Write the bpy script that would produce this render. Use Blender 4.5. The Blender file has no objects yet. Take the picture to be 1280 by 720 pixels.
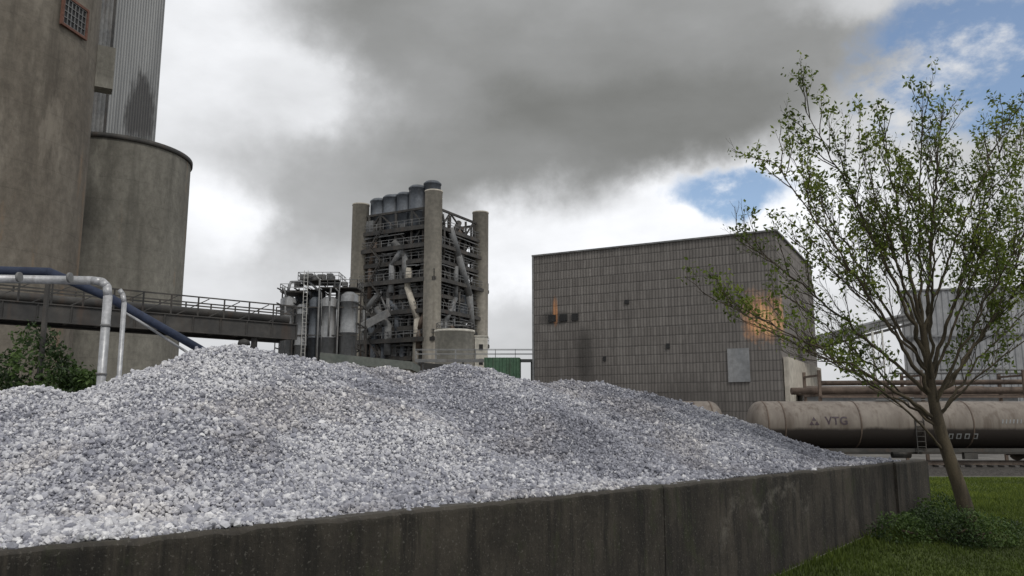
import bpy, math, random
import numpy as np
from mathutils import Vector, noise
random.seed(7); rng=np.random.default_rng(7)
sc=bpy.context.scene
COL=sc.collection
sc.view_settings.view_transform='Standard'
R=math.radians
# ---------------------------------------------------------------- materials
def nt_math(nt,op,a,b=None,c=None,clamp=False):
    n=nt.nodes.new('ShaderNodeMath'); n.operation=op; n.use_clamp=clamp
    for i,v in enumerate((a,b,c)):
        if v is None: continue
        if isinstance(v,(int,float)): n.inputs[i].default_value=v
        else: nt.links.new(v,n.inputs[i])
    return n.outputs[0]
def nt_noise(nt,vec,scale,detail=6,rough=.6):
    n=nt.nodes.new('ShaderNodeTexNoise'); n.inputs['Scale'].default_value=scale
    n.inputs['Detail'].default_value=detail; n.inputs['Roughness'].default_value=rough
    if vec is not None: nt.links.new(vec,n.inputs['Vector'])
    return n.outputs['Fac']
def nt_map(nt,vec,scale=(1,1,1),loc=(0,0,0)):
    n=nt.nodes.new('ShaderNodeMapping'); n.inputs['Scale'].default_value=scale; n.inputs['Location'].default_value=loc
    nt.links.new(vec,n.inputs['Vector']); return n.outputs[0]
def nt_mix(nt,f,a,b,mode='MIX'):
    n=nt.nodes.new('ShaderNodeMix'); n.data_type='RGBA'; n.blend_type=mode
    for s,v in ((n.inputs[0],f),(n.inputs[6],a),(n.inputs[7],b)):
        if isinstance(v,(int,float)): s.default_value=v
        elif isinstance(v,tuple): s.default_value=(*v,1)
        else: nt.links.new(v,s)
    return n.outputs[2]
def nt_range(nt,v,a,b,c=0.,d=1.):
    n=nt.nodes.new('ShaderNodeMapRange'); n.interpolation_type='SMOOTHSTEP'
    for i,x in enumerate((v,a,b,c,d)):
        if isinstance(x,(int,float)): n.inputs[i].default_value=x
        else: nt.links.new(x,n.inputs[i])
    return n.outputs[0]
def nt_scale(nt,c,g):
    n=nt.nodes.new('ShaderNodeVectorMath'); n.operation='SCALE'; nt.links.new(c,n.inputs[0])
    nt.links.new(g,n.inputs['Scale']); return n.outputs[0]
def base_mat(name,rough=.85,metal=0.):
    m=bpy.data.materials.new(name); m.use_nodes=True; nt=m.node_tree
    b=nt.nodes['Principled BSDF']; b.inputs['Roughness'].default_value=rough; b.inputs['Metallic'].default_value=metal
    tc=nt.nodes.new('ShaderNodeTexCoord')
    return m,nt,b,tc
def bump(nt,b,h,strength=.4,dist=.05):
    n=nt.nodes.new('ShaderNodeBump'); n.inputs['Strength'].default_value=strength; n.inputs['Distance'].default_value=dist
    nt.links.new(h,n.inputs['Height']); nt.links.new(n.outputs[0],b.inputs['Normal'])
def surf(name,c1,c2,scale=1.,rough=.85,bmp=.3,stretch=(1,1,1),metal=0.,stain=None,stainamt=.5,dist=.03):
    m,nt,b,tc=base_mat(name,rough,metal)
    v=nt_map(nt,tc.outputs['Object'],stretch)
    f=nt_range(nt,nt_noise(nt,v,scale,8,.65),.3,.7)
    c=nt_mix(nt,f,c1,c2)
    g=nt_range(nt,nt_noise(nt,tc.outputs['Object'],scale*6,4,.6),.25,.75,.8,1.15)
    c=nt_scale(nt,c,g)
    if stain:
        vs=nt_map(nt,tc.outputs['Object'],(stretch[0]*2.2,stretch[1]*2.2,stretch[2]*.35),(3,7,1))
        fs=nt_range(nt,nt_noise(nt,vs,scale*1.3,6,.6),.5,.75,0.,stainamt)
        c=nt_mix(nt,fs,c,stain)
    nt.links.new(c,b.inputs['Base Color'])
    bump(nt,b,nt_noise(nt,tc.outputs['Object'],scale*9,6,.6),bmp,dist)
    return m
M={}
M['steel_dark']=surf('dark_weathered_steel',(.028,.028,.028),(.075,.07,.063),.5,.7,.2,stain=(.10,.055,.03),stainamt=.4)
M['steel_grey']=surf('grey_painted_steel',(.12,.125,.13),(.21,.21,.205),.4,.6,.15,stain=(.09,.06,.04))
M['steel_blue']=surf('blue_grey_steel',(.07,.08,.095),(.13,.145,.165),.4,.65,.15,stain=(.07,.06,.05))
M['tank_pale']=surf('pale_grey_tank_steel',(.19,.20,.21),(.31,.315,.32),.4,.6,.15,(1,1,.3),stain=(.12,.095,.075),stainamt=.6)
M['galv']=surf('galvanised_pipe_lagging',(.36,.37,.38),(.52,.52,.53),1.2,.42,.15,metal=.35,stain=(.2,.19,.18))
M['bluepipe']=surf('dark_blue_pipe_paint',(.018,.026,.055),(.035,.048,.085),1.,.8,.15)
M['conc_light']=surf('pale_concrete',(.40,.37,.31),(.55,.51,.44),.25,.9,.3,(1,1,.25),stain=(.20,.175,.15),stainamt=.6)
M['sleeper']=surf('dirty_concrete_sleeper',(.07,.065,.06),(.14,.13,.12),2.,.9,.3)
M['brown']=surf('rusty_brown_pipe_paint',(.09,.065,.05),(.17,.125,.095),.8,.7,.2,stain=(.05,.035,.03))
M['redframe']=surf('rusty_red_brown_frame',(.10,.045,.03),(.17,.08,.055),2,.8,.2)
M['green']=surf('faded_green_sheet_metal',(.045,.105,.06),(.08,.155,.095),.6,.6,.15,stain=(.06,.05,.04))
M['roofgrey']=surf('grey_green_roof_sheet',(.12,.14,.125),(.19,.2,.18),.3,.7,.2)
M['black']=surf('dark_opening',(.008,.008,.009),(.02,.02,.02),1,.6,.1)
M['bluecorr']=surf('pale_blue_grey_corrugated_sheet',(.29,.30,.315),(.38,.385,.39),.2,.6,.1,(1,1,.2),stain=(.21,.20,.19),stainamt=.5)
M['rail']=surf('worn_rail_steel',(.10,.07,.05),(.2,.16,.13),2,.5,.2)
M['ballast']=surf('track_ballast',(.035,.032,.028),(.11,.10,.09),7,.95,.8,dist=.08)
M['yard']=surf('grey_yard_gravel',(.10,.095,.09),(.2,.19,.175),.3,.95,.6)
M['white_paint']=surf('worn_white_paint',(.42,.42,.40),(.6,.59,.56),3,.6,.1)
M['mark']=surf('dark_brown_lettering',(.04,.028,.036),(.07,.045,.055),3,.6,.1)
M['bark']=surf('grey_brown_bark',(.035,.028,.018),(.095,.075,.048),4,.95,.8,(1,1,.3),dist=.02)

def silo_mat(name,c1,c2):
    m,nt,b,tc=base_mat(name,.92)
    o=tc.outputs['Object']
    f=nt_range(nt,nt_noise(nt,nt_map(nt,o,(1,1,.5)),.13,10,.72),.32,.68)
    c=nt_mix(nt,f,c1,c2)
    c=nt_scale(nt,c,nt_range(nt,nt_noise(nt,nt_map(nt,o,(1,1,.8)),1.8,9,.78),.3,.7,.75,1.2))
    drip=nt_range(nt,nt_noise(nt,nt_map(nt,o,(1,1,.05)),.6,7,.65),.47,.72,0.,.65)
    c=nt_mix(nt,drip,c,tuple(x*.5 for x in c1))
    pale=nt_range(nt,nt_noise(nt,nt_map(nt,o,(1,1,.3),(8,2,3)),.35,9,.7),.54,.70,0.,.6)
    c=nt_mix(nt,pale,c,tuple(min(1,x*1.45) for x in c2))
    rust=nt_range(nt,nt_noise(nt,nt_map(nt,o,(1,1,.22),(4,2,9)),.30,8,.68),.59,.68,0.,.55)
    c=nt_mix(nt,rust,c,(.25,.165,.10))
    sep=nt.nodes.new('ShaderNodeSeparateXYZ'); nt.links.new(o,sep.inputs[0])
    zz=nt_math(nt,'FRACT',nt_math(nt,'DIVIDE',sep.outputs[2],2.1))
    line=nt_range(nt,zz,.0,.05,.0,1.)
    c=nt_scale(nt,c,nt_math(nt,'ADD',nt_math(nt,'MULTIPLY',line,.10),.90))
    nt.links.new(c,b.inputs['Base Color'])
    bump(nt,b,nt_math(nt,'ADD',nt_noise(nt,o,3,8,.65),nt_math(nt,'MULTIPLY',line,.3)),.35,.06)
    return m
M['siloA']=silo_mat('brown_grey_silo_concrete',(.12,.103,.082),(.205,.183,.15))
M['siloB']=silo_mat('grey_silo_concrete',(.14,.132,.112),(.235,.225,.193))

def corr_stain():
    m,nt,b,tc=base_mat('pale_corrugated_sheet',.55,.1)
    o=tc.outputs['Object']
    f=nt_range(nt,nt_noise(nt,nt_map(nt,o,(1,1,.15)),.35,8,.6),.3,.7)
    c=nt_mix(nt,f,(.24,.245,.245),(.36,.365,.36))
    sep=nt.nodes.new('ShaderNodeSeparateXYZ'); nt.links.new(o,sep.inputs[0])
    n=nt_noise(nt,nt_map(nt,o,(1,1,.3)),.8,7,.7)
    dx=nt_math(nt,'DIVIDE',nt_math(nt,'SUBTRACT',sep.outputs[1],0.6),2.4)
    dz=nt_math(nt,'DIVIDE',nt_math(nt,'SUBTRACT',sep.outputs[2],39.),5.)
    d=nt_math(nt,'ADD',nt_math(nt,'MULTIPLY',dx,dx),nt_math(nt,'MULTIPLY',dz,dz))
    d=nt_math(nt,'ADD',d,nt_math(nt,'MULTIPLY',nt_math(nt,'SUBTRACT',n,.5),3.2))
    c=nt_mix(nt,nt_range(nt,d,.35,1.3,.9,0.),c,(.05,.047,.045))
    dr=nt_range(nt,nt_noise(nt,nt_map(nt,o,(1,1,.04),(1,5,2)),1.3,6,.65),.5,.75,0.,.5)
    c=nt_mix(nt,dr,c,(.13,.125,.12))
    w_=nt_math(nt,'SINE',nt_math(nt,'MULTIPLY',sep.outputs[1],17.))
    bump(nt,b,w_,1.,.06)
    c=nt_scale(nt,c,nt_range(nt,w_,-1.,1.,.72,1.08))
    nt.links.new(c,b.inputs['Base Color'])
    return m
M['corr']=corr_stain()

def clad(name,ca,cb_,rowh,ribw,patches):
    m,nt,b,tc=base_mat(name,.85)
    uv=tc.outputs['UV']; o=tc.outputs['Object']
    sep=nt.nodes.new('ShaderNodeSeparateXYZ'); nt.links.new(uv,sep.inputs[0])
    wob_=nt_math(nt,'MULTIPLY',nt_math(nt,'SUBTRACT',nt_noise(nt,uv,.9,4,.6),.5),.2)
    vv_=nt_math(nt,'DIVIDE',sep.outputs[1],rowh)
    row=nt_math(nt,'FLOOR',vv_)
    wn=nt.nodes.new('ShaderNodeTexWhiteNoise'); wn.noise_dimensions='1D'; nt.links.new(row,wn.inputs['W'])
    uu=nt_math(nt,'ADD',nt_math(nt,'DIVIDE',sep.outputs[0],ribw),nt_math(nt,'ADD',nt_math(nt,'MULTIPLY',wn.outputs['Value'],.15),wob_))
    cell=nt_math(nt,'FLOOR',uu); fr=nt_math(nt,'FRACT',uu)
    cv=nt.nodes.new('ShaderNodeCombineXYZ'); nt.links.new(cell,cv.inputs[0]); nt.links.new(row,cv.inputs[1])
    w2=nt.nodes.new('ShaderNodeTexWhiteNoise'); w2.noise_dimensions='2D'; nt.links.new(cv.outputs[0],w2.inputs['Vector'])
    w1_=nt.nodes.new('ShaderNodeTexWhiteNoise'); w1_.noise_dimensions='1D'; nt.links.new(cell,w1_.inputs['W'])
    f=nt_math(nt,'ADD',nt_math(nt,'MULTIPLY',w2.outputs['Value'],.40),nt_math(nt,'MULTIPLY',w1_.outputs['Value'],.25))
    f=nt_math(nt,'ADD',f,nt_math(nt,'MULTIPLY',wn.outputs['Value'],.15))
    c=nt_mix(nt,f,ca,cb_)
    tri=nt_math(nt,'ABSOLUTE',nt_math(nt,'SUBTRACT',fr,.5))
    rib=nt_range(nt,tri,.14,.48,1.,.52)
    c=nt_scale(nt,c,rib)
    vf=nt_math(nt,'FRACT',vv_)
    vj=nt_math(nt,'ADD',vf,nt_math(nt,'MULTIPLY',wob_,.3))
    c=nt_scale(nt,c,nt_range(nt,vj,.0,.17,.60,1.))
    c=nt_mix(nt,nt_range(nt,vf,.86,.97,0.,.26),c,(.36,.34,.32))
    big=nt_range(nt,nt_noise(nt,nt_map(nt,o,(1,1,.35)),.16,7,.65),.3,.7)
    c=nt_mix(nt,nt_math(nt,'MULTIPLY',big,.34),c,(.10,.093,.088))
    dr=nt_range(nt,nt_noise(nt,nt_map(nt,uv,(1,.08,1)),1.5,8,.72),.48,.70,0.,.5)
    c=nt_mix(nt,dr,c,(.068,.062,.058))
    pl=nt_range(nt,nt_noise(nt,nt_map(nt,uv,(1,.12,1),(4,9,0)),1.4,8,.72),.53,.74,0.,.4)
    c=nt_mix(nt,pl,c,(.30,.285,.268))
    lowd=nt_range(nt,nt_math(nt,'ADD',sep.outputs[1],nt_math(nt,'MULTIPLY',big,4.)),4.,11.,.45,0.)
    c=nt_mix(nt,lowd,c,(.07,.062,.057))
    nz=nt_math(nt,'SUBTRACT',nt_noise(nt,nt_map(nt,o,(1,1,.5)),1.3,8,.72),.5)
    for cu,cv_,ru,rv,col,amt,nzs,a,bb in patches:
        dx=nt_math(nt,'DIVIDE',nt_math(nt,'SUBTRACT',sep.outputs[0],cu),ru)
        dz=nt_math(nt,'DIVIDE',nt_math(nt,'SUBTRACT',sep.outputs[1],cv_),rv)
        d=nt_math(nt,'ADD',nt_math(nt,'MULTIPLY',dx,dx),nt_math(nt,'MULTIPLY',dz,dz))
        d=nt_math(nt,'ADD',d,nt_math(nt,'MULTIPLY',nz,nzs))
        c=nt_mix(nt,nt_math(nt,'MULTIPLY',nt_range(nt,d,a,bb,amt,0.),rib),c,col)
    nt.links.new(c,b.inputs['Base Color'])
    bump(nt,b,rib,.4,.05)
    return m
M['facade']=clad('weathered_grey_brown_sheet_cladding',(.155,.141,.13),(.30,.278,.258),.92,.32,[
    (-36.,13.4,1.9,.8,(.03,.028,.027),.8,1.5,0.,1.5),(-32.6,9.2,1.0,3.0,(.03,.028,.026),.8,1.5,0.,1.6),
    (-33.9,7.,4.5,5.,(.05,.044,.04),.35,2.,0.,1.6),(-22.,4.,3.5,3.,(.05,.044,.04),.4,2.,0.,1.6),
    (-35.9,14.2,.32,1.5,(.60,.28,.12),.85,3.,-.1,1.5),(-14.9,12.3,1.8,2.6,(.75,.38,.18),.9,4.,-.3,1.4),(-14.5,12.0,1.,1.5,(1.,.6,.3),.9,4.,-.2,1.3)])  # orange patches, one narrow and one with a paler core, mixed into the cladding
M['side']=clad('weathered_side_cladding',(.19,.172,.157),(.32,.295,.27),.92,.32,[(75.9,12.2,1.8,2.2,(.8,.42,.2),.85,4.,-.3,1.4)])  # paler copy of the front sheets: the better lit side put into colour

def wall_mat():
    m,nt,b,tc=base_mat('dark_damp_concrete',.9)
    o=tc.outputs['Object']; uv=tc.outputs['UV']
    f=nt_range(nt,nt_noise(nt,nt_map(nt,o,(1,1,.6)),.8,10,.75),.34,.70)
    c=nt_mix(nt,f,(.018,.015,.012),(.064,.054,.042))
    dr=nt_range(nt,nt_noise(nt,nt_map(nt,o,(1,1,.08)),2.6,8,.7),.45,.62,0.,.9)
    c=nt_mix(nt,dr,c,(.010,.0085,.007))
    pale=nt_range(nt,nt_noise(nt,nt_map(nt,o,(1,1,.8),(5,1.5,2)),.6,10,.8),.56,.69,0.,.5)
    c=nt_mix(nt,pale,c,(.125,.112,.092))
    moss=nt_range(nt,nt_noise(nt,nt_map(nt,o,(1,1,.5),(1,8,2)),1.3,8,.75),.53,.64,0.,.6)
    c=nt_mix(nt,moss,c,(.03,.034,.014))
    spk=nt_range(nt,nt_noise(nt,o,24,3,.6),.60,.68,0.,.5)
    c=nt_mix(nt,spk,c,(.14,.13,.115))
    sp=nt.nodes.new('ShaderNodeSeparateXYZ'); nt.links.new(uv,sp.inputs[0])
    nz=nt_math(nt,'SUBTRACT',nt_noise(nt,o,1.9,9,.78),.5)
    brk=nt_range(nt,nt_noise(nt,o,3.1,9,.8),.44,.62)
    for cu,cz_,ru,rv,amt in ((16.9,.35,.95,1.0,.42),(18.9,.7,1.15,.85,.45)):
        dx=nt_math(nt,'DIVIDE',nt_math(nt,'SUBTRACT',sp.outputs[0],cu),ru); dz=nt_math(nt,'DIVIDE',nt_math(nt,'SUBTRACT',sp.outputs[1],cz_),rv)
        d=nt_math(nt,'SQRT',nt_math(nt,'ADD',nt_math(nt,'MULTIPLY',dx,dx),nt_math(nt,'MULTIPLY',dz,dz)))
        d=nt_math(nt,'ADD',d,nt_math(nt,'MULTIPLY',nz,1.0))
        ring=nt_range(nt,nt_math(nt,'ABSOLUTE',nt_math(nt,'SUBTRACT',d,1.)),.02,.30,amt,0.)
        ring=nt_math(nt,'MULTIPLY',nt_math(nt,'MULTIPLY',ring,brk),nt_range(nt,dz,-.3,.5))
        c=nt_mix(nt,ring,c,(.19,.175,.15))
    top=nt_range(nt,nt_math(nt,'ADD',sp.outputs[1],nt_math(nt,'MULTIPLY',nz,.2)),1.78,1.93,0.,.4)
    c=nt_mix(nt,top,c,(.11,.10,.085))
    nt.links.new(c,b.inputs['Base Color']); bump(nt,b,nt_noise(nt,o,7,10,.75),.8,.04)
    return m
M['wall']=wall_mat()
def tone_mat(name,c0,c1,c2,rough=.9,detail=None,trans=0.,patch=False):
    m,nt,b,tc=base_mat(name,rough)
    a=nt.nodes.new('ShaderNodeAttribute'); a.attribute_name='tone'
    cr=nt.nodes.new('ShaderNodeValToRGB'); nt.links.new(a.outputs['Fac'],cr.inputs[0])
    e=cr.color_ramp.elements; e[0].color=(*c0,1); e[1].color=(*c2,1); x=e.new(.5); x.color=(*c1,1)
    c=cr.outputs[0]
    if detail:
        g=nt_range(nt,nt_noise(nt,tc.outputs['Object'],detail,3,.65),.3,.7,.82,1.12)
        c=nt_scale(nt,c,g)
    if patch:
        pf=nt_range(nt,nt_noise(nt,tc.outputs['Object'],.33,5,.6),.50,.62,0.,.45)
        mul=nt.nodes.new('ShaderNodeMix'); mul.data_type='RGBA'; mul.blend_type='MULTIPLY'
        nt.links.new(pf,mul.inputs[0]); nt.links.new(c,mul.inputs[6]); mul.inputs[7].default_value=(.88,.83,.77,1); c=mul.outputs[2]
    nt.links.new(c,b.inputs['Base Color'])
    if trans>0:
        t=nt.nodes.new('ShaderNodeBsdfTranslucent'); nt.links.new(c,t.inputs[0])
        ms=nt.nodes.new('ShaderNodeMixShader'); ms.inputs[0].default_value=trans
        out=nt.nodes['Material Output']
        nt.links.new(b.outputs[0],ms.inputs[1]); nt.links.new(t.outputs[0],ms.inputs[2]); nt.links.new(ms.outputs[0],out.inputs[0])
    return m
M['stone']=tone_mat('crushed_limestone',(.09,.093,.11),(.32,.325,.37),(.76,.755,.76),.9,14,0.,True)
M['leaf']=tone_mat('young_leaf',(.05,.07,.012),(.125,.175,.025),(.26,.31,.055),.6,None,.5)
M['bushleaf']=tone_mat('shrub_leaf',(.014,.03,.007),(.045,.085,.018),(.10,.16,.035),.6,None,.25)
M['blade']=tone_mat('grass_blade',(.03,.045,.006),(.085,.125,.015),(.21,.26,.035),.7,None,.3)
def lawn_mat():
    m,nt,b,tc=base_mat('lawn_turf',.95)
    o=tc.outputs['Object']
    c=nt_mix(nt,nt_range(nt,nt_noise(nt,o,.25,7,.7),.3,.7),(.035,.05,.009),(.095,.13,.02))
    c=nt_mix(nt,nt_range(nt,nt_noise(nt,o,6,6,.7),.45,.7,0.,.6),c,(.03,.036,.012))
    nt.links.new(c,b.inputs['Base Color']); bump(nt,b,nt_noise(nt,o,14,6,.7),.8,.06)
    return m
M['lawn']=lawn_mat()
def tank_mat():
    m,nt,b,tc=base_mat('dirty_cream_tank_paint_with_grimy_belly',.7)
    o=tc.outputs['Object']
    sep=nt.nodes.new('ShaderNodeSeparateXYZ'); nt.links.new(o,sep.inputs[0])
    n=nt_noise(nt,nt_map(nt,o,(1,1,.25)),1.1,7,.65)
    c=nt_mix(nt,nt_range(nt,n,.35,.7),(.235,.205,.175),(.15,.125,.105))
    c=nt_mix(nt,nt_range(nt,nt_noise(nt,nt_map(nt,o,(3,3,.2)),1.,6,.6),.47,.68,0.,.7),c,(.10,.075,.058))
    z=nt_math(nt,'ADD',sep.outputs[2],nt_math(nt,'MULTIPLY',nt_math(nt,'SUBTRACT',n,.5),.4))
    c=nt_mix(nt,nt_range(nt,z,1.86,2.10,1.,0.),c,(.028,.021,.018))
    nt.links.new(c,b.inputs['Base Color']); bump(nt,b,nt_noise(nt,o,6,5,.6),.1,.02)
    return m
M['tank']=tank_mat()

# ---------------------------------------------------------------- mesh builder
SPLIT={'floor_equipment','roof_equipment','pipe_support','window','pipe_clamp','support_post','post','thick_pipe','thin_pipe','wall_girt','sleeper','tank_band','pipe_line','stencil_bar'}
class MB:
    def __init__(s): s.v=[]; s.f=[]; s.s=[]
    def face(s,pts,sm=False):
        i=len(s.v); s.v+= [tuple(p) for p in pts]; s.f.append(tuple(range(i,i+len(pts)))); s.s.append(sm)
    def hexa(s,b,t):
        i=len(s.v); s.v+=[tuple(p) for p in b]+[tuple(p) for p in t]
        for f in ((3,2,1,0),(4,5,6,7),(0,1,5,4),(1,2,6,5),(2,3,7,6),(3,0,4,7)):
            s.f.append(tuple(i+k for k in f)); s.s.append(False)
    def box(s,c,d,ang=0.):
        x,y,z=d[0]/2,d[1]/2,d[2]/2; ca,sa=math.cos(ang),math.sin(ang)
        q=[(c[0]+a*ca-b*sa,c[1]+a*sa+b*ca) for a,b in((-x,-y),(x,-y),(x,y),(-x,y))]
        s.hexa([(a,b,c[2]-z) for a,b in q],[(a,b,c[2]+z) for a,b in q])
    def prism(s,q,z0,z1):
        s.hexa([(a,b,z0) for a,b in q],[(a,b,z1) for a,b in q])
    def beam(s,p,q,w,h=None):
        h=h or w; p=Vector(p);q=Vector(q);d=(q-p)
        if d.length<1e-6:return
        d.normalize(); sd=d.cross(Vector((0,0,1)))
        if sd.length<.01: sd=Vector((1,0,0))
        sd.normalize(); up=sd.cross(d); sd=sd*w/2; up=up*h/2
        s.hexa([p-sd-up,p+sd-up,p+sd+up,p-sd+up],[q-sd-up,q+sd-up,q+sd+up,q-sd+up])
    def cyl(s,p,q,r,r2=None,n=16,caps=True):
        r2=r if r2 is None else r2
        p=Vector(p);q=Vector(q);d=(q-p).normalized()
        a=d.cross(Vector((0,0,1)))
        if a.length<.01:a=Vector((1,0,0))
        a.normalize(); b=d.cross(a)
        i=len(s.v)
        for k in range(n):
            t=2*math.pi*k/n; o=a*math.cos(t)+b*math.sin(t); s.v.append(tuple(p+o*r)); s.v.append(tuple(q+o*r2))
        for k in range(n):
            k2=(k+1)%n; s.f.append((i+2*k,i+2*k+1,i+2*k2+1,i+2*k2)); s.s.append(True)
        if caps:
            s.f.append(tuple(i+2*k for k in range(n))); s.s.append(False)
            s.f.append(tuple(i+2*k+1 for k in reversed(range(n)))); s.s.append(False)
    def pipe(s,pts,r,n=12):
        for a,b in zip(pts[:-1],pts[1:]): s.cyl(a,b,r,n=n)
        for a in pts[1:-1]: s.ball(a,r*1.02,8,5)
    def ball(s,c,r,n=12,m=6,sz=1.):
        i=len(s.v)
        for j in range(m+1):
            ph=math.pi*j/m
            for k in range(n):
                t=2*math.pi*k/n; s.v.append((c[0]+r*math.sin(ph)*math.cos(t),c[1]+r*math.sin(ph)*math.sin(t),c[2]+r*sz*math.cos(ph)))
        for j in range(m):
            for k in range(n):
                k2=(k+1)%n; s.f.append((i+j*n+k,i+(j+1)*n+k,i+(j+1)*n+k2,i+j*n+k2)); s.s.append(True)
    def rev_z(s,c,prof,n=32):
        i=len(s.v)
        for r,z in prof:
            for k in range(n):
                t=2*math.pi*k/n; s.v.append((c[0]+r*math.cos(t),c[1]+r*math.sin(t),z))
        for j in range(len(prof)-1):
            for k in range(n):
                k2=(k+1)%n; s.f.append((i+j*n+k,i+j*n+k2,i+(j+1)*n+k2,i+(j+1)*n+k)); s.s.append(abs(prof[j][1]-prof[j+1][1])>abs(prof[j][0]-prof[j+1][0])*.3)
    def rev_x(s,y,z,prof,n=32):
        i=len(s.v)
        for x,r in prof:
            for k in range(n):
                t=2*math.pi*k/n; s.v.append((x,y+r*math.cos(t),z+r*math.sin(t)))
        for j in range(len(prof)-1):
            for k in range(n):
                k2=(k+1)%n; s.f.append((i+j*n+k,i+(j+1)*n+k,i+(j+1)*n+k2,i+j*n+k2)); s.s.append(True)
    def tube(s,pts,rads,n=6):
        i=len(s.v); m=len(pts)
        pts=[Vector(p) for p in pts]
        d0=(pts[1]-pts[0]).normalized(); a=d0.cross(Vector((.3,.9,.1))); a.normalize()
        for j in range(m):
            d=(pts[min(j+1,m-1)]-pts[max(j-1,0)]).normalized(); a=(a-d*a.dot(d)).normalized(); b=d.cross(a)
            for k in range(n):
                t=2*math.pi*k/n; s.v.append(tuple(pts[j]+(a*math.cos(t)+b*math.sin(t))*rads[j]))
        for j in range(m-1):
            for k in range(n):
                k2=(k+1)%n; s.f.append((i+j*n+k,i+j*n+k2,i+(j+1)*n+k2,i+(j+1)*n+k)); s.s.append(True)
    def rail(s,pts,h=1.05,post=1.6,w=.06):
        for a,b in zip(pts[:-1],pts[1:]):
            a=Vector(a);b=Vector(b);L=(b-a).length;n=max(1,int(L/post))
            for k in range(n+1):
                p=a.lerp(b,k/n); s.beam(p,p+Vector((0,0,h)),w)
            for hh in (h,h*.55): s.beam(a+Vector((0,0,hh)),b+Vector((0,0,hh)),w)
    def islands(s):
        par=list(range(len(s.v)))
        def fd_(x):
            while par[x]!=x: par[x]=par[par[x]]; x=par[x]
            return x
        for f in s.f:
            r0=fd_(f[0])
            for k in f[1:]: par[fd_(k)]=r0
        g={}
        for f,sm in zip(s.f,s.s): g.setdefault(fd_(f[0]),[]).append((f,sm))
        out=[]
        for fs in g.values():
            m=MB(); mp={}
            for f,sm in fs:
                ff=[]
                for k in f:
                    if k not in mp: mp[k]=len(m.v); m.v.append(s.v[k])
                    ff.append(mp[k])
                m.f.append(tuple(ff)); m.s.append(sm)
            out.append(m)
        return out
    def obj(s,name,mat,parent=None,origin=None,label=None,cat=None,kind=None,group=None):
        if name in SPLIT:
            il=s.islands()
            if len(il)>1:
                r=None
                for m in il: r=m._obj(name,mat,parent,origin,label,cat,kind,group)
                return r
        return s._obj(name,mat,parent,origin,label,cat,kind,group)
    def _obj(s,name,mat,parent=None,origin=None,label=None,cat=None,kind=None,group=None):
        if parent is not None: o=Vector(parent['_o'])
        else: o=Vector(origin or (0,0,0))
        me=bpy.data.meshes.new(name)
        me.from_pydata([(a-o.x,b-o.y,c-o.z) for a,b,c in s.v],[],s.f)
        me.polygons.foreach_set('use_smooth',s.s)
        uvl=me.uv_layers.new(name='UVMap')
        arr=np.zeros(len(me.loops)*2)
        V=s.v
        for p in me.polygons:
            nn=p.normal
            if abs(nn.z)<.9:
                l=math.hypot(nn.x,nn.y) or 1; tx,ty=-nn.y/l,nn.x/l
                for li,vi in zip(p.loop_indices,p.vertices):
                    q=V[vi]; arr[2*li]=q[0]*tx+q[1]*ty; arr[2*li+1]=q[2]
            else:
                for li,vi in zip(p.loop_indices,p.vertices):
                    q=V[vi]; arr[2*li]=q[0]; arr[2*li+1]=q[1]
        uvl.data.foreach_set('uv',arr)
        me.materials.append(M[mat] if isinstance(mat,str) else mat)
        me.validate(); me.update()
        ob=bpy.data.objects.new(name,me); COL.objects.link(ob)
        if parent is not None: ob.parent=parent
        else: ob.location=o
        ob['_o']=tuple(o)
        if label: ob['label']=label
        if cat: ob['category']=cat
        if kind: ob['kind']=kind
        if group: ob['group']=group
        return ob
def empty(name,loc,label,cat,group=None):
    e=bpy.data.objects.new(name,None); e.location=loc; COL.objects.link(e); e['_o']=tuple(loc); e['label']=label; e['category']=cat
    e.empty_display_size=.3
    if group: e['group']=group
    return e

# ---------------------------------------------------------------- ground (drops gently towards the road side)
def gz(y): return -1.3*min(1.,max(0.,(23.6-y)/11.6))
b=MB()
ys=[-300,12,23.6,2500]
for a,c in zip(ys[:-1],ys[1:]): b.face([(-1500,a,gz(a)),(1500,a,gz(a)),(1500,c,gz(c)),(-1500,c,gz(c))])
b.obj('ground','yard',kind='structure')
b=MB()
def wl(y): return -5.34+(y-8.67)*1.0419+.05
for a,c in ((-20,3),(3,12),(12,23.6),(23.6,27.6)):
    xa,xc=max(wl(a),-14),max(wl(c),-14)
    b.face([(xa,a,gz(a)+.004),(80,a,gz(a)+.004),(80,c,gz(c)+.004),(xc,c,gz(c)+.004)])
b.face([(13.0,27.6,.004),(80,27.6,.004),(80,45.2,.004),(13.0,45.2,.004)])
b.obj('lawn','lawn',kind='structure')
b=MB()
b.hexa([(-60,45.6,0.0),(140,45.6,0.0),(140,54.5,0.0),(-60,54.5,0.0)],[(-60,46.8,.28),(140,46.8,.28),(140,53.2,.28),(-60,53.2,.28)])
b.obj('railway_ballast','ballast',kind='structure')
e=empty('railway_track',(10,50,.28),'rusty standard gauge railway track on dark ballast','railway track')
for y in (49.28,50.72):
    b=MB(); pr=[(-.07,.39),(.07,.39),(.07,.42),(.015,.43),(.015,.53),(.036,.545),(.036,.58),(-.036,.58),(-.036,.545),(-.015,.53),(-.015,.43),(-.07,.42)]
    for x in (-50,70): b.v+=[(x,y+a,z) for a,z in pr]
    for k in range(12): k2=(k+1)%12; b.f.append((k,k2,12+k2,12+k)); b.s.append(False)
    b.obj('rail','rail',e)
b=MB()
for k in range(62): b.box((8+k*.65,50,.33),(.26,2.6,.12))
b.obj('sleeper','sleeper',e)

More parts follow.
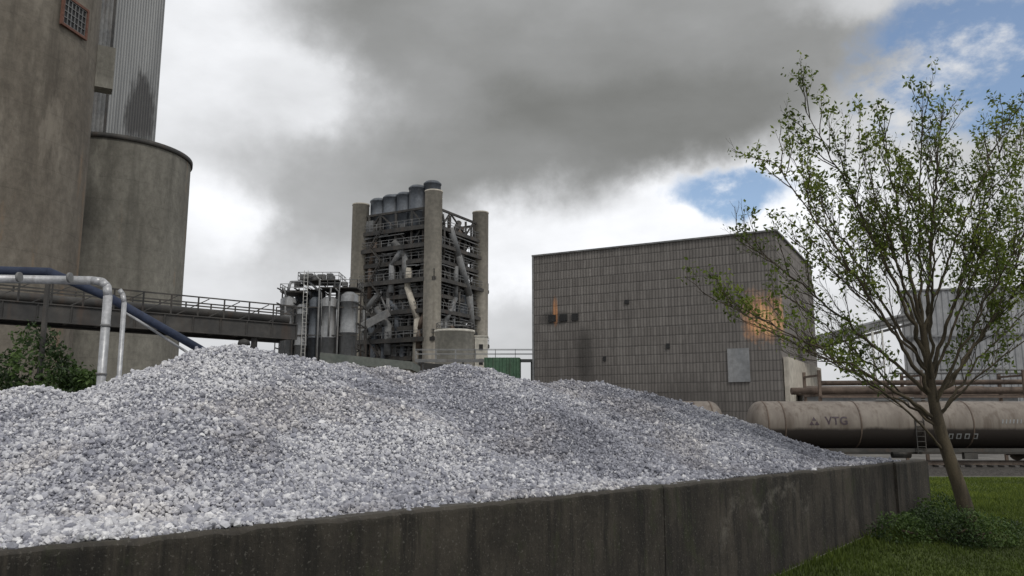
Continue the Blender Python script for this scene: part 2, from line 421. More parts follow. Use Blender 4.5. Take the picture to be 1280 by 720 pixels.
# ---------------------------------------------------------------- wall
A2=Vector((.721,.692,0)); B2=Vector((-.692,.721,0)); O2=Vector((-5.34,8.67,0))
def SW(s_,w_,z=0.): return O2+A2*s_+B2*w_+Vector((0,0,z))
e=empty('concrete_retaining_wall',SW(8,0),'long low dark weathered concrete wall holding back crushed stone','wall')
joints=[-7.5,4.6,11.7,23.55,26.2]
for i in range(len(joints)-1):
    s0,s1=joints[i]+.004,joints[i+1]-.004; b=MB()
    n=max(2,int((s1-s0)/.15))
    off=(0,.012,.0,-.08)[i]
    rows=[]
    for k in range(n+1):
        s_=s0+(s1-s0)*k/n; j=.025*noise.noise((s_*1.1,i,0))+.015*noise.noise((s_*7,i,3)); c_=max(0,noise.noise((s_*3.3,7,i))-.1)*.12
        rows.append([SW(s_,w_,z) for w_,z in [(off,-1.6),(off,1.855+j-c_),(off+.035+c_,1.9+j),(off+.33,1.9+j*.6),(off+.36,1.87),(off+.36,-1.6)]])
    base=len(b.v)
    for r in rows: b.v+=[tuple(p) for p in r]
    for k in range(n):
        for q in range(5):
            a=base+k*6+q; b.f.append((a,a+6,a+7,a+1)); b.s.append(False)
    b.f.append(tuple(base+q for q in range(6))); b.s.append(False)
    b.f.append(tuple(base+n*6+q for q in reversed(range(6)))); b.s.append(False)
    b.obj('wall_panel','wall',e)

# ---------------------------------------------------------------- stone pile
cones=[(2.9,12.4,4.12,.40),(1.0,13.6,4.12,.40),(-1.5,12.5,3.8,.35),(7.2,10.5,5.25,.43),(8.2,10.6,5.14,.39),(9.6,11.,5.0,.38),(11.2,11.2,4.92,.38),(12.6,11.,4.88,.38),(14.3,9.9,5.0,.40),(15.6,9.7,4.80,.38),(17.2,9.6,4.64,.35),(18.8,9.2,4.56,.34),(20.2,8.7,4.46,.34),(21.4,7.6,4.12,.36),(-4,9,3.3,.3),(4.6,6.2,3.5,.36),(13.8,6.8,4.0,.40),(9.0,5.2,3.1,.36)]
def pile_h(s_,w_):
    acc=np.zeros_like(s_); k=13.
    for cs,cw,cz,sl in cones:
        d=np.sqrt((s_-cs)**2+(w_-cw)**2+.15)
        acc+=np.exp(k*((cz+.07-sl*d)))
    z=np.log(acc+1e-12)/k
    fl=1.93-.55*np.clip(s_-24.3,0,9)-.02*w_-.25*np.clip(w_-3,0,9)
    z=np.maximum(z,fl)
    z+= .09*np.sin(s_*1.3+1.2*np.sin(w_*.9))*np.sin(w_*.8+.6)*np.clip(w_/2,0,1) + .05*np.sin(s_*3.1+w_*1.7)*np.sin(w_*2.3-s_)*np.clip(w_/1.,0,1)
    lim=1.86+.50*np.clip(w_-.25,0,99)+.06*np.sin(s_*.9)+.03*np.sin(s_*2.7)
    z=np.minimum(z,lim)
    return np.maximum(z,-1.3)
def pile_tone(s_,w_):
    t=.07*np.sin(s_*.7+w_*.45)+.05*np.sin(w_*1.1-s_*.5+1)+.04*np.sin(s_*2.1-w_*1.3)
    t+= .10*np.tanh((10-s_)/3.)+.04*np.tanh((w_-3)/2)
    return t
gs=np.arange(-8,28,.2); gw=np.arange(.3,26,.2)
S,W=np.meshgrid(gs,gw,indexing='ij'); Z=pile_h(S,W)-.03
def toworld(s_,w_,z): return np.stack([O2.x+A2.x*s_+B2.x*w_,O2.y+A2.y*s_+B2.y*w_,z],-1)
P=toworld(S,W,Z).reshape(-1,3)
ns,nw=len(gs),len(gw)
idx=np.arange(ns*nw).reshape(ns,nw)
q=np.stack([idx[:-1,:-1],idx[1:,:-1],idx[1:,1:],idx[:-1,1:]],-1).reshape(-1,4)
tri1=np.concatenate([q[:,[0,1,2]],q[:,[0,2,3]]])
phi=(1+5**.5)/2
ico=np.array([(-1,phi,0),(1,phi,0),(-1,-phi,0),(1,-phi,0),(0,-1,phi),(0,1,phi),(0,-1,-phi),(0,1,-phi),(phi,0,-1),(phi,0,1),(-phi,0,-1),(-phi,0,1)],float)
ico/=np.linalg.norm(ico[0])
icf=np.array([(0,11,5),(0,5,1),(0,1,7),(0,7,10),(0,10,11),(1,5,9),(5,11,4),(11,10,2),(10,7,6),(7,1,8),(3,9,4),(3,4,2),(3,2,6),(3,6,8),(3,8,9),(4,9,5),(2,4,11),(6,2,10),(8,6,7),(9,8,1)])
N=265000
ss=rng.uniform(-6.5,26.2,N); ww=.12+rng.uniform(0,1,N)**1.1*15.5
near=42000
ss[:near]=rng.uniform(-4,22,near); ww[:near]=rng.uniform(.1,3.0,near)
PW=toworld(ss,ww,np.zeros(N)); keep=(PW[:,0]/PW[:,1]>-.78)
ridge=np.interp(ss,[-4,1,4,7.4,11,14,20,24,27],[12,14.4,12.8,11.6,12.4,11.6,10.4,9,7]); keep&=ww<ridge+1.2
ss,ww=ss[keep],ww[keep]
zz=pile_h(ss,ww)
keep=zz>.3; ss,ww,zz=ss[keep],ww[keep],zz[keep]; N=len(ss)
rad=.0245*np.exp(rng.normal(0,.40,N)); rad=np.clip(rad,.011,.075)
zz=zz+rad*rng.uniform(-.4,1.,N)
axs=rng.uniform(.55,1.35,(N,1,3)); pts=ico[None]*rng.uniform(.68,1.25,(N,12,1))*axs*rad[:,None,None]
qn=rng.normal(size=(N,4)); qn/=np.linalg.norm(qn,axis=1)[:,None]
w,x,y,z=qn.T
Rm=np.stack([1-2*(y*y+z*z),2*(x*y-z*w),2*(x*z+y*w),2*(x*y+z*w),1-2*(x*x+z*z),2*(y*z-x*w),2*(x*z-y*w),2*(y*z+x*w),1-2*(x*x+y*y)],-1).reshape(-1,3,3)
pts=np.einsum('nij,nkj->nki',Rm,pts)+toworld(ss,ww,zz)[:,None,:]
tone=np.clip(.57+pile_tone(ss,ww)+rng.normal(0,.17,N),0.02,1)
allv=np.concatenate([P,pts.reshape(-1,3)])
alltone=np.concatenate([np.full(len(P),.38),np.repeat(tone,12)])
allf=np.concatenate([tri1,(icf[None]+(np.arange(N)*12)[:,None,None]).reshape(-1,3)+len(P)])
def fast_mesh(name,v,f,mat,tone=None,origin=(0,0,0)):
    v=v-np.array(origin); n=f.shape[1]
    me=bpy.data.meshes.new(name); me.vertices.add(len(v)); me.vertices.foreach_set('co',v.astype(np.float32).ravel())
    me.loops.add(f.size); me.loops.foreach_set('vertex_index',f.astype(np.int32).ravel())
    me.polygons.add(len(f)); me.polygons.foreach_set('loop_start',np.arange(0,f.size,n,dtype=np.int32))
    me.update(calc_edges=True)
    if tone is not None:
        a=me.attributes.new('tone','FLOAT','POINT'); a.data.foreach_set('value',tone.astype(np.float32))
    me.polygons.foreach_set('use_smooth',np.zeros(len(f),bool))
    me.materials.append(M[mat])
    ob=bpy.data.objects.new(name,me); COL.objects.link(ob); ob.location=origin
    return ob
ob=fast_mesh('crushed_stone_pile',allv,allf,'stone',alltone,(0,0,0)); ob['kind']='stuff'; ob['label']='heap of broken white and blue-grey limestone behind the concrete wall'; ob['category']='stone pile'

# ---------------------------------------------------------------- left silos
ca=(-41.9,58.5)
e=empty('concrete_silo',(ca[0],ca[1],0),'tall brown-grey concrete silo with small barred window near the top','silo')
b=MB(); b.rev_z(ca,[(8.5,0),(8.5,12),(8.5,30),(8.5,48),(8.5,56),(7.9,56.1),(0.01,56.3)],72); b.obj('silo_shell','siloA',e)
def onA(az,z,off=0.): return (ca[0]+(8.5+off)*math.cos(az),ca[1]+(8.5+off)*math.sin(az),z)
az0=math.atan2(-ca[1],-ca[0])+R(45)
zc=33.4
c0=onA(az0,zc,.02)
wnd=MB(); wnd.box((c0[0],c0[1],zc),(.12,2.5,2.2),az0); wi=wnd.obj('window','black',e)
b=MB(); ta=Vector((-math.sin(az0),math.cos(az0),0)); ou=Vector((math.cos(az0),math.sin(az0),0))
cc=Vector(c0)+ou*.1
for k in range(7): p=cc+ta*(-1.14+.38*k); b.beam(p+Vector((0,0,-1.1)),p+Vector((0,0,1.1)),.06)
for k in range(5): p=cc+Vector((0,0,-1.0+.5*k)); b.beam(p-ta*1.2,p+ta*1.2,.06)
b.obj('window_grille','steel_grey',wi)
b=MB()
for sg in (-1,1):
    b.beam(cc+ta*1.3*sg+Vector((0,0,-1.25)),cc+ta*1.3*sg+Vector((0,0,1.25)),.2); b.beam(cc-ta*1.2+Vector((0,0,1.15*sg)),cc+ta*1.2+Vector((0,0,1.15*sg)),.2)
b.obj('window_frame','redframe',wi)
b=MB(); az1=math.atan2(-ca[1],-ca[0])+R(84)
p=onA(az1,33.,.5); b.box((p[0],p[1],31.8),(1.6,1.4,3.6),az1); b.obj('service_shaft','siloB',e)

cb=(-40.2,78.3)
e=empty('concrete_silo',(cb[0],cb[1],0),'shorter grey concrete silo with dark rim and stained sides','silo')
b=MB(); b.rev_z(cb,[(7.0,0),(7.0,10),(7.0,20),(7.0,29.0)],64); b.obj('silo_shell','siloB',e)
b=MB(); b.rev_z(cb,[(7.0,29.0),(7.18,29.02),(7.18,29.45),(6.9,29.5),(0.01,29.8)],64); b.obj('silo_rim','steel_dark',e)

def corr(b,p,q,z0,z1,pitch=.6,dep=.12):
    p=Vector((*p,0));q=Vector((*q,0));d=(q-p);L=d.length;d.normalize();nn=Vector((d.y,-d.x,0))
    n=int(L/pitch); xs=[]
    for k in range(n):
        x=k*L/n; pp=L/n
        xs+=[(x,0),(x+pp*.3,0),(x+pp*.45,dep),(x+pp*.85,dep)]
    xs.append((L,0))
    i=len(b.v)
    for x,o in xs:
        a=p+d*x+nn*o; b.v+=[(a.x,a.y,z0),(a.x,a.y,z1)]
    for k in range(len(xs)-1): b.f.append((i+2*k,i+2*k+2,i+2*k+3,i+2*k+1)); b.s.append(False)
e=empty('corrugated_elevator_tower',(-46.7,90,0),'tall pale corrugated metal tower with black soot stain','industrial tower')
b=MB(); corr(b,(-56,86),(-45.8,86),0,62,.5,.14); b.obj('front_wall','steel_grey',e)
b=MB(); b.face([(-45.8,86,0),(-43.3,93,0),(-43.3,93,62),(-45.8,86,62)]); b.obj('side_wall','corr',e)
b=MB(); b.face([(-56,86,62),(-45.8,86,62),(-43.3,93,62),(-56,93,62)]); b.obj('roof','steel_grey',e)
b=MB(); b.box((-45.75,85.9,31),(.22,.22,62)); b.obj('corner_trim','steel_dark',e)

# ---------------------------------------------------------------- conveyor bridge
e=empty('conveyor_bridge',(-25,39.2,0),'dark steel conveyor bridge with railings crossing before the silos','bridge')
p0=Vector((-40.4,27.3,0));p1=Vector((-13.5,48,0)); d=(p1-p0).normalized(); nn=Vector((d.y,-d.x,0))
def BR(k,o,z): return p0.lerp(p1,k)+nn*o+Vector((0,0,z-.35*k+.1))
b=MB()
b.hexa([BR(0,-1.2,8.55),BR(0,1.2,8.55),BR(1,1.2,8.55),BR(1,-1.2,8.55)],[BR(0,-1.2,8.75),BR(0,1.2,8.75),BR(1,1.2,8.75),BR(1,-1.2,8.75)])
b.obj('deck','steel_dark',e)
b=MB()
for o in(-1.25,1.25):
    b.beam(BR(0,o,8.42),BR(1,o,8.42),.12,.85)
    b.beam(BR(0,o,8.0),BR(1,o,8.0),.3,.06); b.beam(BR(0,o,8.87),BR(1,o,8.87),.3,.06)
for k in range(24): b.beam(BR(k/23,-1.25,8.2),BR(k/23,1.25,8.2),.15,.2)
for k in range(24): b.beam(BR(k/23,1.33,8.0),BR(k/23,1.33,8.85),.08,.1)
b.obj('girder','steel_dark',e)
b=MB()
for o in(-1.2,1.2): b.rail([BR(0,o,8.86),BR(1,o,8.86)],1.1,1.4,.07)
for k in range(20): b.beam(BR(k/20,1.2,8.9),BR((k+1)/20,1.2,9.9),.05)
b.obj('railing','steel_dark',e)
b=MB(); b.cyl(BR(0,0,9.25),BR(1,0,9.25),.26,n=12)
b.obj('belt_tube','steel_dark',e)
for kk in (.12,.55,.93):
    b=MB()
    for o in(-1,1): b.beam(BR(kk,o,-.2),BR(kk,o,8.),.28)
    for z in (2,4.2,6.2): b.beam(BR(kk,-1,z),BR(kk,1,z+1.6),.1)
    b.obj('trestle','steel_dark',e)
e=empty('yard_lamp',(-15.4,44.,0),'small yard lamp on a thin post below the bridge','lamp')
b=MB(); b.cyl((-15.1,45,0),(-15.1,45,7.4),.06,n=8); b.obj('lamp_post','steel_dark',e)
b=MB(); b.rev_z((-15.1,45),[(.02,7.6),(.3,7.5),(.36,7.25),(.02,7.2)],14); b.obj('lamp_head','steel_dark',e)

e=empty('insulated_pipe',(-14.4,28,0),'silver lagged pipe running level then dropping down','pipe')
b=MB(); b.pipe([(-30,26.5,8.05),(-14.9,28,8.05),(-14.55,28,8.0),(-14.36,28,7.83),(-14.3,28,7.5),(-14.3,28,0)],.15,14); b.obj('pipe_run','galv',e)
b=MB()
for k in range(9):
    x=-29+1.7*k; b.cyl((x,26.6+.1*k*.98,8.05),(x+.08,26.6+.1*k*.98,8.05),.175,n=12)
for z in (3,4.7,6.4): b.cyl((-14.3,28,z),(-14.3,28,z+.08),.175,n=12)
b.obj('pipe_clamp','steel_grey',e)
e=empty('insulated_pipe',(-13.8,28.3,0),'thin pale pipe standing beside the silver pipe','pipe')
b=MB(); b.pipe([(-14.05,28.3,7.75),(-13.93,28.3,7.6),(-13.85,28.3,7.3),(-13.8,28.3,0)],.085,10); b.obj('pipe_run','galv',e)
e=empty('blue_pipe',(-15,30,0),'dark blue pipe sloping down behind the stone heap','pipe')
b=MB(); b.pipe([(-30,29,8.9),(-17.4,29.6,8.65),(-15.2,30,7.7),(-12.5,32,5.95),(-10.6,33.4,4.5),(-10.6,33.4,0)],.16,14); b.obj('pipe_run','bluepipe',e)
b=MB()
for q_ in ((-17.4,29.6,8.5),(-24,29.3,8.7)): b.beam((q_[0],q_[1],0),q_,.14)
b.obj('pipe_support','steel_dark',e)
e=empty('drain_pipe',(-13,31,0),'thin pale pipe sloping below the blue pipe','pipe')
b=MB(); b.pipe([(-15.1,31,7.3),(-12.9,31.5,5.85),(-11.4,31.8,4.8),(-11.4,31.8,0)],.05,8); b.obj('pipe_run','galv',e)

# ---------------------------------------------------------------- preheater tower
m0=Vector((-14.3,141.7,0)); e1=Vector((-.873,.487,0)); e2=Vector((.487,.873,0)); w1,w2=17.,16.4
def T(a,b_,z=0.): return m0+e1*a+e2*b_+Vector((0,0,z))
angT=math.atan2(e1.y,e1.x)
e=empty('preheater_tower',T(w1/2,w2/2),'tall cement preheater tower with four pale concrete columns and steel floors','industrial tower')
for (a,b_,h) in ((0,0,43.6),(w1,0,43.3),(0,w2,43.3),(w1,w2,43.3)):
    b=MB(); c=T(a,b_); b.rev_z((c.x,c.y),[(1.6,0),(1.6,h),(1.66,h+.01),(1.66,h+.3),(.01,h+.35)],28)
    b.obj('concrete_column','conc_light',e)
floors=[11,14,17.2,19.4,22.4,25.3,28.0,31.6,34.4,37.8]
for fi,z in enumerate(floors):
    ex=(1.,.2,1.3,.3,.8,.2,1.2,.4,.9,.6)[fi]
    b=MB(); b.hexa([T(-ex,-ex,z-.15),T(w1+ex,-ex,z-.15),T(w1+ex,w2+ex,z-.15),T(-ex,w2+ex,z-.15)],[T(-ex,-ex,z),T(w1+ex,-ex,z),T(w1+ex,w2+ex,z),T(-ex,w2+ex,z)])
    for bb in (-ex,w2/2,w2+ex): b.beam(T(-ex,bb,z-.5),T(w1+ex,bb,z-.5),.35,.7)
    for aa in (-ex,w1/3,2*w1/3,w1+ex): b.beam(T(aa,-ex,z-.45),T(aa,w2+ex,z-.45),.35,.6)
    f=b.obj('platform','steel_dark',e)
    b=MB(); b.rail([T(-ex,w2+ex,z),T(-ex,-ex,z),T(w1+ex,-ex,z),T(w1+ex,w2+ex,z),T(-ex,w2+ex,z)],1.2,1.6,.09); b.obj('railing','steel_grey',f)
b=MB()
zs=[0,5.5]+floors+[41]
xs_=[2.2,w1/4+.6,w1/2,3*w1/4-.6,w1-2.2]
ys_=[2.6,w2/3,2*w2/3,w2-2.6]
for a in xs_:
    for bb in (0,w2/2,w2): b.beam(T(a,bb,0),T(a,bb,41),.42)
for bb in ys_:
    for a in (0,w1/2,w1): b.beam(T(a,bb,0),T(a,bb,40.5),.42)
for i in range(len(zs)-1):
    z0,z1=zs[i],zs[i+1]
    for bb in (0,w2/2,w2):
        for k in range(4):
            if (i*7+k*3+int(bb))%4==0: continue
            if (i+k)%2: b.beam(T(xs_[k],bb,z0),T(xs_[k+1],bb,z1),.26)
            else: b.beam(T(xs_[k+1],bb,z0),T(xs_[k],bb,z1),.26)
    for a in (0,w1/2,w1):
        for k in range(3):
            if (i+k)%2: b.beam(T(a,ys_[k],z0),T(a,ys_[k+1],z1),.26)
            else: b.beam(T(a,ys_[k+1],z0),T(a,ys_[k],z1),.26)
b.beam(T(0,0,41),T(w1,0,41),.4);b.beam(T(0,0,41),T(0,w2,41),.4);b.beam(T(w1,0,41),T(w1,w2,41),.4);b.beam(T(0,w2,41),T(w1,w2,41),.4)
b.obj('steel_frame','steel_dark',e)
for (a_,b_,sz) in ((13,12.5,3.8),(4.5,13,3.6),(8.8,12.8,3.)):
    c_=T(a_,b_); b=MB(); b.box((c_.x,c_.y,19.),(sz,sz,38),angT); b.obj('service_shaft','steel_dark',e)
def cyclone(a,bb,ztop,r,hc,hk,mat='steel_blue'):
    c=T(a,bb); b=MB(); b.rev_z((c.x,c.y),[(.01,ztop+1.6),(r*.38,ztop+1.6),(r*.38,ztop+.5),(r*.6,ztop+.45),(r,ztop),(r+.1,ztop-.1),(r+.1,ztop-.3),(r,ztop-.32),(r,ztop-hc),(r*.25,ztop-hc-hk),(r*.25,ztop-hc-hk-1.5)],24)
    b.obj('cyclone',mat,e)
for a,bb,zt,r in ((14.6,2.6,44.6,1.7),(11.8,2.8,45.0,1.6),(13.4,6.5,46.2,1.6),(8.9,3.2,45.2,1.6),(10.4,6.8,45.9,1.5),(6.0,3.2,46.2,1.6),(3.4,4.4,47.0,1.6),(7.4,8.0,45.8,1.5)):
    c=T(a,bb); b=MB(); b.rev_z((c.x,c.y),[(.01,zt+.35),(r*.8,zt+.3),(r,zt),(r+.12,zt-.1),(r+.12,zt-.35),(r,zt-.4),(r,41.6),(r+.1,41.55),(r+.1,41.3),(r,41.25),(r,38.4),(r*.4,36.2)],24)
    b.obj('top_vessel','steel_blue',e)
for q_ in ((13.5,4,36,2.1,2.2,3.,'steel_grey'),(4.6,3.6,36.4,2.2,2.4,3.0,'steel_blue'),(9,4.5,36,1.9,2.6,3.2,'steel_grey'),(9,10,35.5,2.4,3,3.5,'steel_grey'),(12.8,3.6,29,2.2,2.6,3.2,'steel_blue'),(4.6,4.2,29.6,2.3,2.6,3.4,'tank_pale'),(8.8,5,28.,1.8,2.6,3.4,'steel_grey'),(9,10.5,27.5,2.5,3,4,'steel_grey'),(13.2,4.,21.6,2.1,2.6,3.2,'tank_pale'),(4.6,4,22.4,2.3,2.8,3.2,'steel_blue'),(8.9,4.4,20.4,1.9,2.8,3.2,'steel_grey'),(1.6,9,34,2.2,3.2,3.2,'steel_grey'),(1.8,11,26.,2.3,3.2,3.6,'steel_blue'),(2,8,18.5,2.2,2.8,3.,'tank_pale'),(5,4,15,1.8,2.5,2.5,'steel_grey'),(12.,4,14.5,1.9,2.5,2.5,'steel_blue')):
    cyclone(*q_)
rr=random.Random(14)
ducts=[([T(10.2,.6,8),T(10.2,.6,17),T(7.4,.9,22.5),T(7.4,.9,31),T(8.6,1.4,37)],.65,'steel_grey'),
              ([T(3.2,-.3,11),T(2.8,-.5,20.5),T(5.2,-.4,26.5),T(5.2,0,30)],.62,'conc_light'),
              ([T(15,.6,12),T(15,.6,24),T(13.2,.8,30),T(14.8,1.2,37)],.5,'steel_blue'),
              ([T(-.3,5,38),T(-.9,7,33),T(-.9,11,26),T(-.3,13,19)],.7,'steel_grey'),
              ([T(11.6,.2,9),T(11.6,.2,22),T(12.4,.3,26)],.35,'tank_pale'),
              ([T(6.4,.1,9),T(6.4,.1,16),T(8.6,.3,20)],.45,'steel_blue'),
              ([T(-.5,3.4,10),T(-.5,3.4,20),T(-.4,7,25),T(-.4,7,31)],.5,'steel_grey')]
for k in range(60):
    z0=rr.uniform(9,33); h=rr.uniform(4,11)
    if rr.random()<.6:
        a=rr.uniform(2,w1-1.5); a2=a+rr.uniform(-3,3); o=rr.uniform(-.8,2.2); pts=[T(a,o,z0),T(a,o,z0+h*.6),T(max(1,min(w1-1,a2)),o+.2,min(40,z0+h))]
    else:
        a=rr.uniform(2,w2-2); a2=a+rr.uniform(-3,3); o=rr.uniform(-.8,2.); pts=[T(o,a,z0),T(o,a,z0+h*.6),T(o+.2,max(1,min(w2-1,a2)),min(40,z0+h))]
    ducts.append((pts,rr.choice([.2,.28,.4,.55,.7]),rr.choice(['steel_grey','steel_blue','tank_pale','brown','steel_dark','steel_grey'])))
for pts,r,mt in ducts:
    b=MB(); b.pipe(pts,r,10); b.obj('duct',mt,e)
b=MB()
for i in range(len(floors)-1):
    z0,z1=floors[i],floors[i+1]
    a0,a1=((10.6,13.2) if i%2 else (13.2,10.6))
    for o in (-1.15,-1.75): b.beam(T(a0,o,z0),T(a1,o,z1),.08,.22)
    for k in range(10):
        t=k/9; b.beam(T(a0+(a1-a0)*t,-1.15,z0+(z1-z0)*t),T(a0+(a1-a0)*t,-1.75,z0+(z1-z0)*t),.22,.04)
b.obj('staircase','steel_dark',e)
b=MB(); rr=random.Random(4)
for z in floors[1:]:
    for k in range(9):
        a=rr.uniform(1,w1-1); bb=rr.choice([rr.uniform(.2,2),rr.uniform(1,w2)]); h=rr.uniform(.6,2.4); w_=rr.uniform(.5,2.2)
        c=T(a,bb,z+h/2+.01); b.box(c,(w_,rr.uniform(.5,1.4),h),angT)
b.obj('floor_equipment','steel_grey',e)
b=MB()
for z in floors:
    for k in range(3): b.beam(T(rr.uniform(0,w1),-.45,z-.95-rr.random()*.6),T(rr.uniform(0,w1),-.45,z-.95-rr.random()*.8),.16)
    b.beam(T(-.5,rr.uniform(1,7),z-1),T(-.5,rr.uniform(9,w2),z-1.3),.16)
b.obj('pipe_line','steel_grey',e)

e=empty('inclined_conveyor',(-29,138,0),'short inclined enclosed conveyor feeding the preheater tower','conveyor')
b=MB(); b.beam((-31.5,139,15.8),(-22.5,144,21.8),1.4,1.3); b.obj('conveyor_gallery','steel_grey',e)
b=MB(); b.beam((-31,139,0),(-31,139,15.5),.7); b.beam((-26,141.5,0),(-26,141.5,19),.5); b.obj('trestle','steel_dark',e)

M['bin']=surf('very_pale_concrete',(.52,.50,.44),(.66,.63,.56),.3,.9,.2,(1,1,.25),stain=(.38,.36,.31),stainamt=.4)
e=empty('concrete_bin',(-8.6,121,0),'squat pale round concrete bin below the preheater tower','concrete bin')
b=MB(); b.rev_z((-8.7,121),[(2.95,0),(2.95,15.7),(3.08,15.72),(3.08,16.1),(.01,16.4)],36); b.obj('bin_shell','bin',e)
b=MB(); b.rail([(-8.7+2.8*math.cos(t),121+2.8*math.sin(t),16.15) for t in [k*math.pi/6 for k in range(13)]],1.0,1.5,.08); b.obj('railing','steel_grey',e)
e=empty('stair_tower',(-5,122,0),'narrow square pale concrete stair tower','stair tower')
b=MB(); b.box((-4.7,122.5,7.6),(1.9,2.4,15.2)); b.box((-4.7,122.5,15.31),(2.1,2.6,.2)); b.obj('shaft_wall','bin',e)
b=MB()
for z in (5,8.2,11.4,13.6): b.box((-4.7,121.28,z),(.6,.06,.9))
b.obj('window','black',e)

# ---------------------------------------------------------------- filter plant
e=empty('filter_plant',(-31.5,130,0),'cluster of grey vertical tanks in a steel frame with ladders','industrial plant')
for x,y,r,h,mt in ((-36.3,128.6,1.25,22.,'tank_pale'),(-33.9,128.0,.95,20.6,'tank_pale'),(-31.9,128.4,.9,21.8,'steel_blue'),(-29.5,128.2,1.5,21.8,'tank_pale'),(-26.3,128.2,1.4,22.6,'tank_pale'),(-32.6,132,1.5,23.6,'steel_blue'),(-28.0,132,1.4,23.8,'tank_pale'),(-35,132.6,1.3,23,'steel_blue')):
    b=MB(); b.rev_z((x,y),[(.01,h+.6),(r*.5,h+.5),(r,h),(r,h-1),(r+.1,h-1.02),(r+.1,h-1.2),(r,h-1.22),(r,h-6),(r+.1,h-6.02),(r+.1,h-6.2),(r,h-6.22),(r,3),(r*.2,1)],22)
    b.obj('vertical_tank',mt,e)
b=MB()
fx=[-37.7,-35.0,-32.9,-31.1,-27.9,-24.8]
for x in fx:
    for y in (129.9,134.5): b.beam((x,y,0),(x,y,24.),.2)
    b.beam((x,127,0),(x,127,20.5),.14)
for z in (10,16,20.5):
    b.beam((fx[0],127,z),(fx[-1],127,z),.16)
for z in (6,10,14,18,21.2,23.6):
    for y in (129.9,134.5): b.beam((fx[0],y,z),(fx[-1],y,z),.2)
    for x in fx: b.beam((x,127,z),(x,134.5,z),.17)
for i,z in enumerate((6,10,14,18)):
    for k in range(5):
        if (i+k)%2: b.beam((fx[k],129.9,z),(fx[k+1],129.9,z+4),.12)
        else: b.beam((fx[k+1],129.9,z),(fx[k],129.9,z+4),.12)
b.obj('steel_frame','steel_dark',e)
for (x0,x1,z) in ((-37.4,-33.6,23.1),(-34.6,-28,25.),(-31,-25,23.8)):
    b=MB(); b.box(((x0+x1)/2,130.2,z),(x1-x0,5.4,.15)); f=b.obj('platform','steel_dark',e)
    b=MB(); b.rail([(x0,132.9,z+.08),(x0,127.5,z+.08),(x1,127.5,z+.08),(x1,132.9,z+.08)],1.2,1.2,.08); b.obj('railing','steel_grey',f)
b=MB()
for x in (-33.4,-32.8): b.beam((x,126.7,3),(x,126.7,26.4),.09)
for z in np.arange(3,26,.6): b.beam((-33.4,126.7,z),(-32.8,126.7,z),.06)
b.obj('ladder','white_paint',e)
rr=random.Random(19)
pl=[([(-30.9,126.8,4),(-30.9,126.8,24.9),(-31.8,127.5,25.8),(-33.5,128,25.2)],.14),([(-27.8,127.,4),(-27.8,127,23.),(-28.9,128,24.)],.13),([(-36,127,23),(-35.6,127,24.6),(-33,128,24.9),(-31,128.6,23)],.2)]
for k in range(5):
    x=rr.uniform(-37.4,-25.2); z=rr.uniform(8,18); pl.append(([(x,126.6,z),(x,126.6,z+rr.uniform(3,8)),(x+rr.uniform(-2,2),127.,z+rr.uniform(7,9))],rr.choice([.08,.14])))
for pts,r in pl:
    b=MB(); b.pipe(pts,r,10); b.obj('pipe_run',rr.choice(['tank_pale','steel_grey','steel_grey']),e)
rr=random.Random(9); b=MB()
for k in range(14):
    x=rr.uniform(-35,-26); b.box((x,rr.uniform(128,131),25.7 if -34.6<x<-29 else 24.4),(rr.uniform(.5,1.2),1,rr.uniform(.5,1.0)))
b.obj('roof_equipment','steel_grey',e)

# ---------------------------------------------------------------- low buildings
e=empty('low_shed',(-19,108,0),'long low shed with grey-green metal roof','shed')
b=MB(); b.box((-18.8,108,5),(11,9,10)); b.obj('wall','conc_light',e)
b=MB(); b.hexa([(-24.7,103,10.01),(-12.9,103,9.2),(-12.9,113,9.2),(-24.7,113,10.01)],[(-24.7,103,11.4),(-12.9,103,10.2),(-12.9,113,10.2),(-24.7,113,11.4)]); b.obj('roof','roofgrey',e)
e=empty('green_container',(-1,86,0),'ribbed green metal container raised on a steel frame','container')
b=MB(); corr(b,(-3.,86),(.75,86),6.9,9.5,.36,.09); corr(b,(.75,86),(.9,88.4),6.9,9.5,.36,.09); b.box((-1.1,87.3,8.2),(3.7,2.4,2.56)); b.obj('container_body','green',e)
b=MB()
for x in (-2.9,.6):
    for y in (86.2,88.2): b.beam((x,y,0),(x,y,6.88),.22)
b.beam((-3,86.2,6.7),(.75,86.2,6.7),.2); b.beam((-3,88.2,6.7),(.75,88.2,6.7),.2); b.obj('support_frame','steel_dark',e)
e=empty('grey_shed',(-7,100,0),'low grey shed beside the green container','shed')
b=MB(); b.box((-7.4,100,4.4),(6.6,5,8.8)); b.obj('wall','steel_grey',e)
b=MB(); b.hexa([(-11,97,8.82),(-3.8,97,8.82),(-3.8,103,8.82),(-11,103,8.82)],[(-11,97,9.7),(-3.8,97,9.1),(-3.8,103,9.1),(-11,103,9.7)]); b.obj('roof','steel_dark',e)
e=empty('elevated_walkway',(-4,90,0),'thin elevated steel walkway with handrail','walkway')
b=MB(); b.box((-4.1,90,9.5),(13.4,1.3,.14)); b.beam((-10.8,89.3,9.35),(2.6,89.3,9.35),.1,.3)
f=b.obj('deck','steel_grey',e)
b=MB(); b.rail([(-10.8,89.4,9.57),(2.6,89.4,9.57)],1.1,2.2,.055); b.rail([(-10.8,90.6,9.57),(2.6,90.6,9.57)],1.1,2.2,.055); b.obj('railing','tank_pale',e)
b=MB()
for x in(-10,-5.5,-1,2.2): b.beam((x,90,0),(x,90,9.4),.2)
b.obj('post','steel_grey',e)

